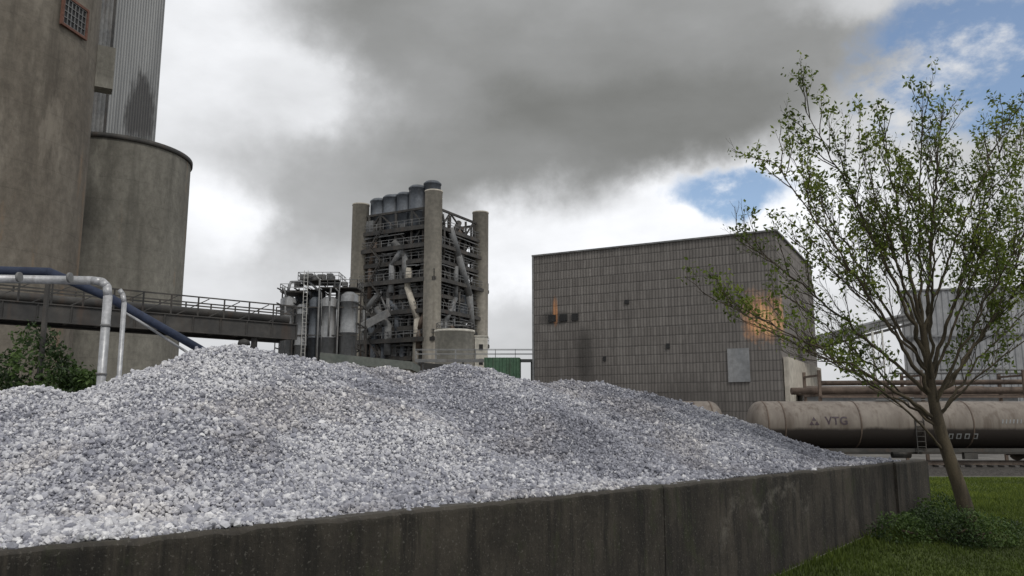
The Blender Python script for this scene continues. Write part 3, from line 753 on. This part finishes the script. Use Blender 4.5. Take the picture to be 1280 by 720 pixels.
# ---------------------------------------------------------------- big clad hall
F0=Vector((2.33,84.5,0)); fd=Vector((.8777,-.4792,0)); FL=25.1; fn=Vector((-.4792,-.8777,0)); sd=Vector((.4792,.8777,0)); SL=22.
def FW(k,o,z): return F0+fd*k+fn*o+Vector((0,0,z))
e=empty('clad_industrial_hall',F0+fd*12,'huge windowless hall clad in weathered brown sheets with orange patches','industrial building')
b=MB(); H=20.24; rows=22; rh=.92
for r in range(rows):
    z0=r*rh; z1=z0+rh
    n=26
    for k in range(n):
        a,c=FL*k/n,FL*(k+1)/n
        j=.015*noise.noise((k*3.1,r*2.7,0))
        b.face([FW(a,.04+j,z0+.001),FW(c,.04+j,z0+.001),FW(c,.02,z1),FW(a,.02,z1)])
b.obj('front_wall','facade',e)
def SWl(k,o,z): return F0+fd*(FL+o)+sd*k+Vector((0,0,z))
b=MB()
for r in range(rows):
    z0=r*rh;z1=z0+rh
    b.face([SWl(0,.04,z0+.001),SWl(SL,.04,z0+.001),SWl(SL,.02,z1),SWl(0,.02,z1)])
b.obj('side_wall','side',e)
b=MB(); q=[F0,F0+fd*FL,F0+fd*FL+sd*SL,F0+sd*SL]; b.prism([(p.x,p.y) for p in q],0,H-.01); b.obj('core_wall','roofgrey',e)
b=MB(); b.beam(FW(-.15,.1,H+.06),FW(FL+.2,.1,H+.06),.22,.16); b.beam(SWl(.1,.12,H+.07),SWl(SL,.12,H+.07),.22,.16)
b.beam(FW(-.05,.1,0),FW(-.05,.1,H),.2,.2); b.obj('edge_trim','steel_grey',e)
b=MB(); b.hexa([SWl(0.3,.12,0),SWl(0.3,.55,0),SWl(21,.55,0),SWl(21,.12,0)],[SWl(.3,.12,8.6),SWl(.3,.55,8.6),SWl(21,.55,8.6),SWl(21,.12,8.6)]); b.obj('concrete_plinth','conc_light',e)
for k,z,w_,h_ in ((2.2,13.4,.8,.7),(3.5,13.4,.8,.7),(4.8,13.4,.7,.7),(10.5,14.6,.45,.4),(14.6,10.,.35,.5),(8.0,9.0,.3,.45)):
    b=MB(); b.hexa([FW(k-w_/2,.05,z-h_/2),FW(k+w_/2,.05,z-h_/2),FW(k+w_/2,.16,z-h_/2),FW(k-w_/2,.16,z-h_/2)],[FW(k-w_/2,.05,z+h_/2),FW(k+w_/2,.05,z+h_/2),FW(k+w_/2,.14,z+h_/2),FW(k-w_/2,.14,z+h_/2)]); b.obj('vent','black',e)
b=MB(); b.hexa([FW(20.3,.08,6.4),FW(22.3,.08,6.4),FW(22.3,.18,6.4),FW(20.3,.18,6.4)],[FW(20.3,.08,9.5),FW(22.3,.08,9.5),FW(22.3,.18,9.5),FW(20.3,.18,9.5)]); b.obj('hatch_panel','tank_pale',e)

# ---------------------------------------------------------------- right buildings
e=empty('corrugated_warehouse',(56,92,0),'large pale blue-grey corrugated metal warehouse','warehouse')
b=MB(); corr(b,(46.5,95),(78,86),0,18.0,.7,.10); b.obj('front_wall','bluecorr',e)
b=MB(); b.hexa([(46.3,94.8,18.01),(78.2,85.8,18.01),(82,124,18.01),(62,125,18.01)],[(46.3,94.8,18.2),(78.2,85.8,18.2),(82,124,18.8),(62,125,18.8)]); b.obj('roof','tank_pale',e)
b=MB(); b.prism([(46.6,95.2),(77.9,86.3),(81.8,123.8),(62,124.5)],0,17.95); b.obj('core_wall','bluecorr',e)
b=MB()
for z in (6.2,12.6): b.beam((46.5,94.7,z),(78,85.7,z),.2,.2)
b.obj('wall_girt','tank_pale',e)
e=empty('conveyor_gallery',(34,80,0),'enclosed conveyor gallery between the hall and warehouse','conveyor gallery')
b=MB(); b.beam((30,80,10.6),(47,93,14.9),1.2,.9); b.obj('gallery_body','steel_grey',e)
b=MB(); b.beam((29.5,79.2,9.8),(47,92,14.),.25,.25); b.rail([(29.5,79.2,9.9),(47,92,14.1)],1.0,1.6,.06); b.obj('walkway','steel_dark',e)
b=MB(); b.cyl((38.6,85.4,0),(38.6,85.4,12.3),.13,n=12); b.cyl((40.3,86.8,0),(40.3,86.8,12.6),.1,n=12); b.obj('support_post','white_paint',e)
e=empty('low_shed',(34,76,0),'long low brown-grey shed under the conveyor gallery','shed')
b=MB(); b.box((37,78,2.6),(20,6,5.2)); b.obj('wall','steel_grey',e)
b=MB(); b.hexa([(26.6,74.6,5.22),(47.4,74.6,5.22),(47.4,81.4,5.22),(26.6,81.4,5.22)],[(26.6,74.6,5.4),(47.4,74.6,5.4),(47.4,81.4,6.3),(26.6,81.4,6.3)]); b.obj('roof','brown',e)

e=empty('pipe_rack',(32,56,0),'brown pipe rack with pipes above the rail wagons','pipe rack')
b=MB(); b.cyl((19.4,56,5.0),(70,56,5.2),.25,n=18); b.cyl((22,57.2,5.6),(70,57.2,5.9),.18,n=16); b.obj('thick_pipe','brown',e)
b=MB(); b.cyl((26,55.3,6.2),(70,55.3,6.2),.07,n=10); b.cyl((30,56.3,6.5),(70,56.3,6.5),.06,n=10); b.obj('thin_pipe','steel_grey',e)
b=MB()
for x in (21,28,35,42,49,56):
    b.beam((x,55,0),(x,55,6.4),.18); b.beam((x,57.8,0),(x,57.8,6.4),.18)
    for z in (4.7,6.05): b.beam((x,54.9,z),(x,57.9,z),.14,.14)
b.beam((21,54.8,4.6),(66,54.8,4.6),.1,.16)
b.obj('rack_frame','brown',e)

# ---------------------------------------------------------------- tank wagons
def text_mesh(txt,size):
    cu=bpy.data.curves.new('t','FONT'); cu.body=txt; cu.size=size; cu.align_x='CENTER'; cu.align_y='CENTER'; cu.space_character=1.1; cu.offset=.014
    ob=bpy.data.objects.new('t',cu); COL.objects.link(ob); bpy.context.view_layer.update()
    me=bpy.data.meshes.new_from_object(ob.evaluated_get(bpy.context.evaluated_depsgraph_get()))
    bpy.data.objects.remove(ob); vs=[tuple(v.co) for v in me.vertices]; fs=[tuple(p.vertices) for p in me.polygons]; return vs,fs
YC,ZC,RT=50.,2.78,1.42
def onTank(b,vs,fs,cx,cz):
    i=len(b.v)
    for x,y,_ in vs:
        z=cz+y; b.v.append((cx+x,YC-math.sqrt(max(.01,(RT+.022)**2-(z-ZC)**2)),z))
    for f in fs: b.f.append(tuple(i+k for k in f)); b.s.append(False)
def wagon(x0,L,label):
    x1=x0+L; xm=(x0+x1)/2
    e=empty('tank_wagon',(xm,50,.58),label,'railway wagon','tank wagons standing on the track')
    b=MB(); pr=[]
    for k in range(9):
        t=k/8*math.pi/2; pr.append((x0+1.1-.8*math.cos(t),max(.01,RT*math.sin(t))))
    pr+=[(x0+L*f_,RT) for f_ in (.25,.5,.75)]
    for k in range(9):
        t=(8-k)/8*math.pi/2; pr.append((x1-1.1+.8*math.cos(t),max(.01,RT*math.sin(t))))
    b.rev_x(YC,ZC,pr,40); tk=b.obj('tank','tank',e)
    b=MB()
    for x in (x0+1.2,x0+2.2,x0+L*.33,x0+L*.66,x1-2.2,x1-1.2): b.rev_x(YC,ZC,[(x-.04,RT),(x-.04,RT+.025),(x+.04,RT+.025),(x+.04,RT)],40)
    b.obj('tank_band','brown',tk)
    b=MB(); b.rev_z((xm,50),[(.38,ZC+RT-.1),(.38,ZC+RT+.18),(.44,ZC+RT+.19),(.44,ZC+RT+.24),(.01,ZC+RT+.26)],18); b.obj('manhole','steel_grey',tk)
    b=MB()
    for y in (49.3,50.7): b.beam((x0+.1,y,1.2),(x1-.1,y,1.2),.16,.34)
    for x in (x0+.15,x0+3.4,xm,x1-3.4,x1-.15): b.beam((x,48.75,1.2),(x,51.25,1.2),.2,.32)
    b.beam((x0+.1,48.7,1.28),(x1-.1,48.7,1.28),.1,.2)
    for x in (x0+2.4,x1-2.4):
        b.hexa([(x-.6,48.9,1.37),(x+.6,48.9,1.37),(x+.6,51.1,1.37),(x-.6,51.1,1.37)],[(x-.5,48.9,1.85),(x+.5,48.9,1.85),(x+.5,51.1,1.85),(x-.5,51.1,1.85)])
    b.obj('underframe','steel_dark',e)
    for xb in (x0+2.3,x1-2.3):
        b=MB()
        for y in (48.9,51.1):
            b.beam((xb-1.35,y,1.0),(xb+1.35,y,1.0),.12,.24); b.beam((xb-.5,y,.82),(xb+.5,y,.82),.14,.3)
            for xx in (-.9,.9): b.box((xb+xx,y,.95),(.35,.24,.38))
            for xx in (-.2,0,.2): b.cyl((xb+xx,y,.75),(xb+xx,y,1.02),.09,n=8)
        bg=b.obj('bogie','steel_dark',e)
        for xx in (-.9,.9):
            for y in (49.25,50.75):
                b=MB(); b.cyl((xb+xx,y-.07,1.04),(xb+xx,y+.07,1.04),.46,n=28); b.cyl((xb+xx,y-.11,1.04),(xb+xx,y+.11,1.04),.16,n=14); b.obj('wheel','rail',bg)
    for xx,s_ in ((x0,-1),(x1,1)):
        for y in (49.12,50.88):
            b=MB(); b.cyl((xx,y,1.25),(xx+s_*.42,y,1.25),.1,n=12); b.cyl((xx+s_*.40,y,1.25),(xx+s_*.46,y,1.25),.24,n=18); b.obj('buffer','steel_dark',e)
    b=MB()
    for xx in (xm-.25,xm+.25): b.beam((xx,48.52,1.1),(xx,48.54,3.0),.05); b.beam((xx,48.54,3.0),(xx,49.3,4.15),.05)
    for k in range(7): b.beam((xm-.25,48.53,1.2+.3*k),(xm+.25,48.53,1.2+.3*k),.04)
    b.obj('ladder','steel_dark',e)
    b=MB(); b.box((xm,50,ZC+RT+.1),(4.,.7,.05)); b.obj('catwalk','steel_grey',e)
    b=MB(); b.cyl((xm-1.5,49.2,1.0),(xm-.4,49.2,1.0),.2,n=14); b.obj('brake_cylinder','steel_dark',e)
    b=MB(); b.box((xm+3,48.85,.95),(.8,.3,.4)); b.obj('tool_box','steel_dark',e)
    return e,tk
wagon(-3.0,16.3,'cream tank wagon mostly hidden behind the stone heap')
e,tk=wagon(14.2,20.4,'cream tank wagon with grimy dark belly and logo lettering')
b=MB(); vs,fs=text_mesh('VTG',.66); onTank(b,vs,fs,19.45,3.0); b.obj('lettering','mark',tk)
b=MB()
onTank(b,[(-.30,-.22,0),(-.02,-.22,0),(-.16,.0,0)],[(0,1,2)],18.1,3.0)
onTank(b,[(.02,-.22,0),(.30,-.22,0),(.16,.0,0)],[(0,1,2)],18.1,3.0)
onTank(b,[(-.14,.03,0),(.14,.03,0),(0,.25,0)],[(0,1,2)],18.1,3.0)
b.obj('logo','mark',tk)
for i,(x,w_) in enumerate(((26.3,.28),(26.78,.3),(27.28,.3),(27.78,.28))):
    b=MB(); h=w_/2
    onTank(b,[(-h,-.16,0),(h,-.16,0),(h,.16,0),(-h,.16,0),(-h+.07,-.1,0),(h-.07,-.1,0),(h-.07,.1,0),(-h+.07,.1,0)],[(0,1,5,4),(1,2,6,5),(2,3,7,6),(3,0,4,7)],x,2.1)
    b.obj('stencil_mark','tank_pale',tk)
b=MB()
for k in range(14):
    onTank(b,[(-.07,-.12,0),(.0,-.12,0),(.07,.12,0),(.0,.12,0)],[(0,1,2,3)],29.4+.22*k,2.98)
b.obj('hatched_marking','tank_pale',tk)

# ---------------------------------------------------------------- tree
tr=random.Random(12); e=empty('leafy_tree',(12.65,22.8,0),'slender leaning tree with fresh yellow-green leaves beside the wall','tree')
b=MB(); leafpts=[]
def rv():
    v=Vector((tr.gauss(0,1),tr.gauss(0,1),tr.gauss(0,1))); return v.normalized()
trunkpts=[Vector(p) for p in [(12.70,22.8,-.35),(12.62,22.8,.25),(12.52,22.8,.9),(12.38,22.8,1.5),(12.22,22.8,2.1),(12.06,22.8,2.7),(11.95,22.8,3.3),(11.88,22.8,3.9),(11.85,22.8,4.5),(11.8,22.8,5.2),(11.75,22.8,5.9)]]
b.tube(trunkpts,[.32,.235,.20,.185,.175,.168,.16,.135,.12,.10,.085],12)
def bez(p,c,q,n):
    return [p*(1-t)**2+c*2*t*(1-t)+q*t*t for t in [k/n for k in range(n+1)]]
def wob(pts,amp):
    o=Vector((tr.uniform(0,99),0,0))
    for k in range(1,len(pts)):
        t=k*.45; pts[k]=pts[k]+Vector((noise.noise(o+Vector((t,0,0))),noise.noise(o+Vector((t,7,0))),noise.noise(o+Vector((t,0,9)))))*amp*min(1,k/4)
    return pts
def along(pts,t):
    x=t*(len(pts)-1); i=min(int(x),len(pts)-2); f=x-i
    return pts[i].lerp(pts[i+1],f),(pts[i+1]-pts[i]).normalized()
def grow(p,d,L,r,level,up=.34):
    n=max(3,int(L/.16))
    if level>=3: n=3
    end=p+(d+Vector((0,0,up))*.6).normalized()*L
    pts=wob(bez(p,p+d*L*.5,end,n),.07 if level<3 else .02)
    r1=max(.004,r*.35)
    b.tube(pts,[r+(r1-r)*k/n for k in range(n+1)],5 if level<3 else 3)
    kids(pts,L,r,level)
def kids(pts,L,r,level):
    if level>=4 or L<.22:
        leafpts.append((pts[-1],level)); leafpts.append((pts[len(pts)//2],level))
        return
    gap={1:.27,2:.22,3:.19}[level]
    k=int(L*(.82)/gap)
    for i in range(k):
        t=.18+.82*(i+tr.random()*.8)/max(1,k)
        if t>1: continue
        p,d=along(pts,t)
        side=d.cross(rv()).normalized()
        ang=tr.uniform(.38,.8)
        nd=(d*math.cos(ang)+side*math.sin(ang)+Vector((0,0,.24))).normalized()
        fl={1:(.34*L*(1-.55*t)+.25),2:(.36*L*(1-.5*t)+.12),3:(.20+.1*tr.random())}[level]
        fl=min(fl,{1:2.2,2:.85,3:.30}[level])*tr.uniform(.7,1.2)
        rr_={1:max(.008,r*.28),2:.0055,3:.0035}[level]
        grow(p,nd,fl,rr_,level+1)
    leafpts.append((pts[-1],level))
limbs=[
 (10,(11.5,23,8.5),(11.2,23.2,12.0),.07),(9,(12.3,23.2,8.0),(13.3,23.6,12.6),.07),(9,(10.8,22.5,7.8),(8.5,22.3,12.3),.065),
 (7,(10.2,22.,6.4),(7.2,21.6,10.5),.065),(7,(10.0,23.4,6.0),(6.9,24.2,8.9),.06),(6,(9.9,22.4,4.7),(5.6,22.0,6.5),.06),(5,(10.4,21.8,4.1),(7.4,20.9,5.2),.04),
 (8,(13.0,23.,6.8),(14.8,23.2,11.4),.07),(7,(13.4,22.6,5.8),(16.0,22.2,8.8),.06),(6,(13.2,23.4,4.8),(15.8,24.2,6.5),.05),
 (9,(11.9,24.4,7.4),(12.6,26.2,10.6),.055),(8,(11.4,21.4,7.2),(11.,19.9,9.9),.055),(8,(10.8,24.2,7.5),(9.6,25.6,11.3),.055),(7,(12.6,21.4,6.2),(13.8,20.2,8.7),.05),
 (10,(11.0,22.6,7.6),(9.9,22.0,11.2),.05),(10,(12.6,22.6,8.0),(14.4,22.,12.0),.05),(6,(10.8,24.2,5.0),(8.8,25.6,7.2),.04),(10,(11.9,23,8.6),(12.2,22.6,12.4),.05),
 (7,(14.,23,5.6),(16.4,23.6,10.6),.055),(8,(10.6,22.4,6.2),(8.0,22.6,8.4),.045),(6,(10.2,22.8,4.4),(6.9,23.2,6.0),.04),(8,(13.6,23.6,7.0),(16.0,24.,11.6),.05),(6,(12.8,22.0,4.6),(14.6,21.4,5.8),.04)]
for i0,c_,t_,r_ in limbs:
    p=trunkpts[i0]+Vector((0,0,tr.uniform(-.4,.0))); q_=Vector(t_); L=(q_-p).length
    pts=wob(bez(p,Vector(c_),q_,int(L/.22)),.13); n=len(pts)-1
    b.tube(pts,[r_+(.010-r_)*(k/n)**.8 for k in range(n+1)],8)
    kids(pts[max(1,int(n*.16)):],L*.84,r_,1)
b.obj('trunk','bark',e)
def leaves(pos,nper,size,spread,seed,tonefun,elong=1.7):
    g=np.random.default_rng(seed); P_=np.repeat(pos,nper,0); n=len(P_)
    c=P_+g.normal(0,spread,(n,3)); s_=size*g.uniform(.55,1.3,n)[:,None]
    d=g.normal(size=(n,3)); d[:,2]-=.35; d/=np.linalg.norm(d,axis=1)[:,None]
    o=np.cross(d,g.normal(size=(n,3))); o/=np.linalg.norm(o,axis=1)[:,None]; nn_=np.cross(d,o)
    a=c; t=c+d*s_*elong; l=c+d*s_*elong*.45+o*s_*.42+nn_*s_*.12; r=c+d*s_*elong*.45-o*s_*.42+nn_*s_*.12
    v=np.stack([a,l,t,r],1).reshape(-1,3); i=np.arange(n)*4
    f=np.concatenate([np.stack([i,i+2,i+1],1),np.stack([i,i+3,i+2],1)])
    return v,f,np.repeat(np.clip(tonefun(c,g),0,1),4)
lp=np.array([tuple(p) for p,l in leafpts])
cl=np.array([noise.noise(Vector(p)*.6+Vector((9,2,4)))+.7*noise.noise(Vector(p)*1.9) for p in lp])
low=np.clip((lp[:,2]-5.)/7,0,1); rightb=np.clip((lp[:,0]-8)/6,0,1)
prob=np.clip(.30+1.0*cl+.20*low+.10*rightb,.05,.9); pick=np.random.default_rng(2).uniform(size=len(lp))<prob
tf=lambda c,g: .48+.25*np.sin(c[:,0]*1.7+c[:,2]*1.3)+g.normal(0,.2,len(c))
V1,F1,T1=leaves(lp[pick],4,.085,.08,3,tf)
ob=fast_mesh('crown',V1,F1,'leaf',T1,(12.65,22.8,0)); ob.location=(0,0,0); ob.parent=e

def bush(name,loc,lumps,n,size,label,cat,mat='bushleaf',seed=1):
    e=empty(name,loc,label,cat); g=np.random.default_rng(seed); pts=[]
    for (cx,cy,cz,rx,ry,rz) in lumps:
        m=int(n/len(lumps)); v=g.normal(size=(m,3)); v/=np.linalg.norm(v,axis=1)[:,None]
        rr_=1+.3*np.array([noise.noise(Vector(q_)*2.6+Vector((cx,cy,cz))) for q_ in v])
        p=np.array((cx,cy,cz))+v*np.array((rx,ry,rz))*(g.uniform(.35,1,m)**.4*rr_)[:,None]; pts.append(p)
    pts=np.concatenate(pts); pts=pts[pts[:,2]>-.3]
    v,f,t=leaves(pts,1,size,.02,seed+1,lambda c,g:.45+.3*np.sin(c[:,0]*3+c[:,2]*2.1)+g.normal(0,.2,len(c)))
    ob=fast_mesh('crown',v,f,mat,t,loc); ob.location=(0,0,0); ob.parent=e
    b=MB(); gg=random.Random(seed)
    for L_ in lumps:
        b.cyl((loc[0]+gg.uniform(-.1,.1),loc[1],-.1),(L_[0],L_[1],L_[2]),.09*size/.12,.03,n=7)
    b.obj('trunk','bark',e)
bush('green_shrub',(-17.6,30,0),[(-17.8,30,4.5,1.3,1.3,2.2),(-16.5,30,3.8,1.4,1.3,1.5),(-19.2,30,3.6,1.4,1.3,1.5),(-17.5,29.6,2.2,2.6,1.6,1.8),(-20.8,30.3,3.0,1.3,1.3,1.3),(-15.8,29.8,4.0,.7,.7,1.0)],15000,.12,'bushy dark green shrub standing before the silo','shrub',seed=11)
bush('weed_clump',(11.9,22.9,0),[(11.7,22.9,.3,.95,.7,.6),(12.9,22.3,.2,.9,.6,.45),(10.7,22.7,.2,.9,.5,.5),(12.2,22.2,.3,.6,.5,.65)],6500,.05,'low dark weeds around the foot of the tree','weeds',seed=21)
bush('weed_clump',(13.2,25.2,0),[(13.1,25.2,.35,.8,.6,.6),(12.,24.2,.2,.7,.5,.4)],2600,.06,'low weeds growing at the end of the wall','weeds',seed=31)

# grass blades
g=np.random.default_rng(5); n=120000
Y=14+30*g.uniform(0,1,n)**1.35; ratio=g.uniform(.22,.72,n); X=ratio*Y
dx=X-O2.x; dy=Y-O2.y; wv=-.692*dx+.721*dy; sv=.721*dx+.692*dy
k=((wv<-.12)|(sv>26.5)); X,Y=X[k],Y[k]; n=len(X)
wall_near=np.exp(-((-wv[k])/.8)**2)
pn=np.array([noise.noise((x_*.5,y_*.5,0)) for x_,y_ in zip(X,Y)])
h=(.06+.06*g.uniform(0,1,n))*(1+.7*pn)+wall_near*.16*g.uniform(0,1,n)
an=g.uniform(0,2*np.pi,n); wd=.007+.009*g.uniform(0,1,n)+Y*.0003; ln=h*g.normal(0,.35,n); la=g.uniform(0,2*np.pi,n)
G0=-1.3*np.clip((23.6-Y)/11.6,0,1)
bx=np.stack([np.cos(an)*wd,np.sin(an)*wd,np.zeros(n)],1); c=np.stack([X,Y,G0],1)
tipv=c+np.stack([np.cos(la)*ln,np.sin(la)*ln,h],1)
v=np.stack([c-bx,c+bx,tipv],1).reshape(-1,3); f=np.arange(n*3).reshape(-1,3)
tb=np.clip(.40+.4*pn+.28*np.clip((Y-24)/10,0,1)+g.normal(0,.18,n),0,1); t=np.stack([tb*.6,tb*.6,tb],1).ravel()  # farther blades get a brighter tone, sunlit grass painted into the colour
ob=fast_mesh('grass',v,f,'blade',t); ob['kind']='stuff'; ob['label']='mown green grass beside the wall and tree'; ob['category']='grass'

# ---------------------------------------------------------------- world
w=bpy.data.worlds.new("World"); sc.world=w; w.use_nodes=True; nt=w.node_tree
for nd_ in list(nt.nodes): nt.nodes.remove(nd_)
out=nt.nodes.new('ShaderNodeOutputWorld')
sky=nt.nodes.new('ShaderNodeTexSky'); sky.sky_type='NISHITA'; sky.sun_disc=False; sky.sun_elevation=R(48); sky.sun_rotation=R(150)
bg1=nt.nodes.new('ShaderNodeBackground'); nt.links.new(sky.outputs[0],bg1.inputs[0]); bg1.inputs[1].default_value=.14
tc=nt.nodes.new('ShaderNodeTexCoord'); dirv=tc.outputs['Generated']
nz=nt.nodes.new('ShaderNodeTexNoise'); nz.inputs['Scale'].default_value=3.6; nz.inputs['Detail'].default_value=10; nz.inputs['Roughness'].default_value=.58
nt.links.new(dirv,nz.inputs['Vector'])
sepn=nt.nodes.new('ShaderNodeSeparateColor'); nt.links.new(nz.outputs['Color'],sepn.inputs[0])
sep=nt.nodes.new('ShaderNodeSeparateXYZ'); nt.links.new(dirv,sep.inputs[0])
xx=nt_math(nt,'ADD',sep.outputs[0],nt_math(nt,'MULTIPLY',nt_math(nt,'SUBTRACT',sepn.outputs[0],.5),.30))
zz_=nt_math(nt,'ADD',sep.outputs[2],nt_math(nt,'MULTIPLY',nt_math(nt,'SUBTRACT',sepn.outputs[1],.5),.20))
def blob(cx,cz,rx,rz,soft=(.55,1.25)):
    a=nt_math(nt,'DIVIDE',nt_math(nt,'SUBTRACT',xx,cx),rx); c_=nt_math(nt,'DIVIDE',nt_math(nt,'SUBTRACT',zz_,cz),rz)
    d_=nt_math(nt,'SQRT',nt_math(nt,'ADD',nt_math(nt,'MULTIPLY',a,a),nt_math(nt,'MULTIPLY',c_,c_)))
    return nt_range(nt,d_,soft[0],soft[1],1.,0.)
def lmix(L,val,m_):
    return nt_math(nt,'ADD',L,nt_math(nt,'MULTIPLY',m_,nt_math(nt,'SUBTRACT',val,L)))
L=nt_math(nt,'ADD',nt_math(nt,'MULTIPLY',nt_noise(nt,dirv,2.0,6,.55),.5),.42)
for cx,cz,rx,rz,val,so in ((-.33,.38,.17,.26,.90,(.3,1.4)),(.17,.21,.32,.085,.98,(.7,1.2)),
        (-.22,.26,.17,.09,.42,(.2,1.4)),(.10,.46,.38,.17,.31,(.7,1.15)),(-.02,.30,.20,.08,.29,(.5,1.25)),(.17,.34,.16,.07,.245,(.5,1.2)),(-.36,.24,.07,.05,.92,(.3,1.2)),
        (-.27,.37,.07,.05,.86,(.3,1.2)),(.0,.50,.14,.06,.38,(.1,1.3)),(-.07,.37,.11,.05,.36,(.1,1.3)),(.24,.46,.14,.05,.34,(.1,1.3)),(.46,.46,.16,.045,.66,(.4,1.2)),(.33,.27,.06,.025,.95,(.3,1.2))):
    L=lmix(L,val,blob(cx,cz,rx,rz,so))
fine=nt_math(nt,'ADD',nt_math(nt,'MULTIPLY',nt_noise(nt,nt_map(nt,dirv,(1,1,2.2)),4.0,8,.54),.85),.575)
L=nt_math(nt,'MULTIPLY',L,fine)
cc=nt.nodes.new('ShaderNodeCombineColor')
nt.links.new(nt_math(nt,'MULTIPLY',L,.985),cc.inputs[0]); nt.links.new(L,cc.inputs[1]); nt.links.new(nt_math(nt,'ADD',nt_math(nt,'MULTIPLY',L,1.05),-.018),cc.inputs[2])
bg2=nt.nodes.new('ShaderNodeBackground'); nt.links.new(cc.outputs[0],bg2.inputs[0]); bg2.inputs[1].default_value=1.
bm=nt_math(nt,'MAXIMUM',blob(.515,.365,.16,.085,(.8,1.1)),blob(.27,.255,.075,.025,(.6,1.2)))
bm=nt_math(nt,'MULTIPLY',bm,nt_range(nt,nt_noise(nt,nt_map(nt,dirv,(1,1,1.6)),6,9,.62),.31,.47,0.,.95))
mx=nt.nodes.new('ShaderNodeMixShader'); nt.links.new(bm,mx.inputs[0]); nt.links.new(bg2.outputs[0],mx.inputs[1]); nt.links.new(bg1.outputs[0],mx.inputs[2])
nt.links.new(mx.outputs[0],out.inputs[0])

ld=bpy.data.lights.new('Sun','SUN'); ld.energy=1.25; ld.angle=R(12); ld.color=(1,.96,.9)
lo=bpy.data.objects.new('Sun',ld); COL.objects.link(lo)
az=R(150); el=R(48); sdv=Vector((math.sin(az)*math.cos(el),math.cos(az)*math.cos(el),math.sin(el)))
lo.rotation_euler=sdv.to_track_quat('Z','Y').to_euler(); lo.location=(20,-20,40)

cam=bpy.data.cameras.new('Camera'); cam.lens=28.125; cam.sensor_width=36; cam.clip_end=5000; cam.clip_start=.1
co=bpy.data.objects.new('Camera',cam); COL.objects.link(co); co.location=(0,0,3.3); co.rotation_euler=(R(90+9.09),0,0)
sc.camera=co
for o in bpy.data.objects:
    if '_o' in o: del o['_o']
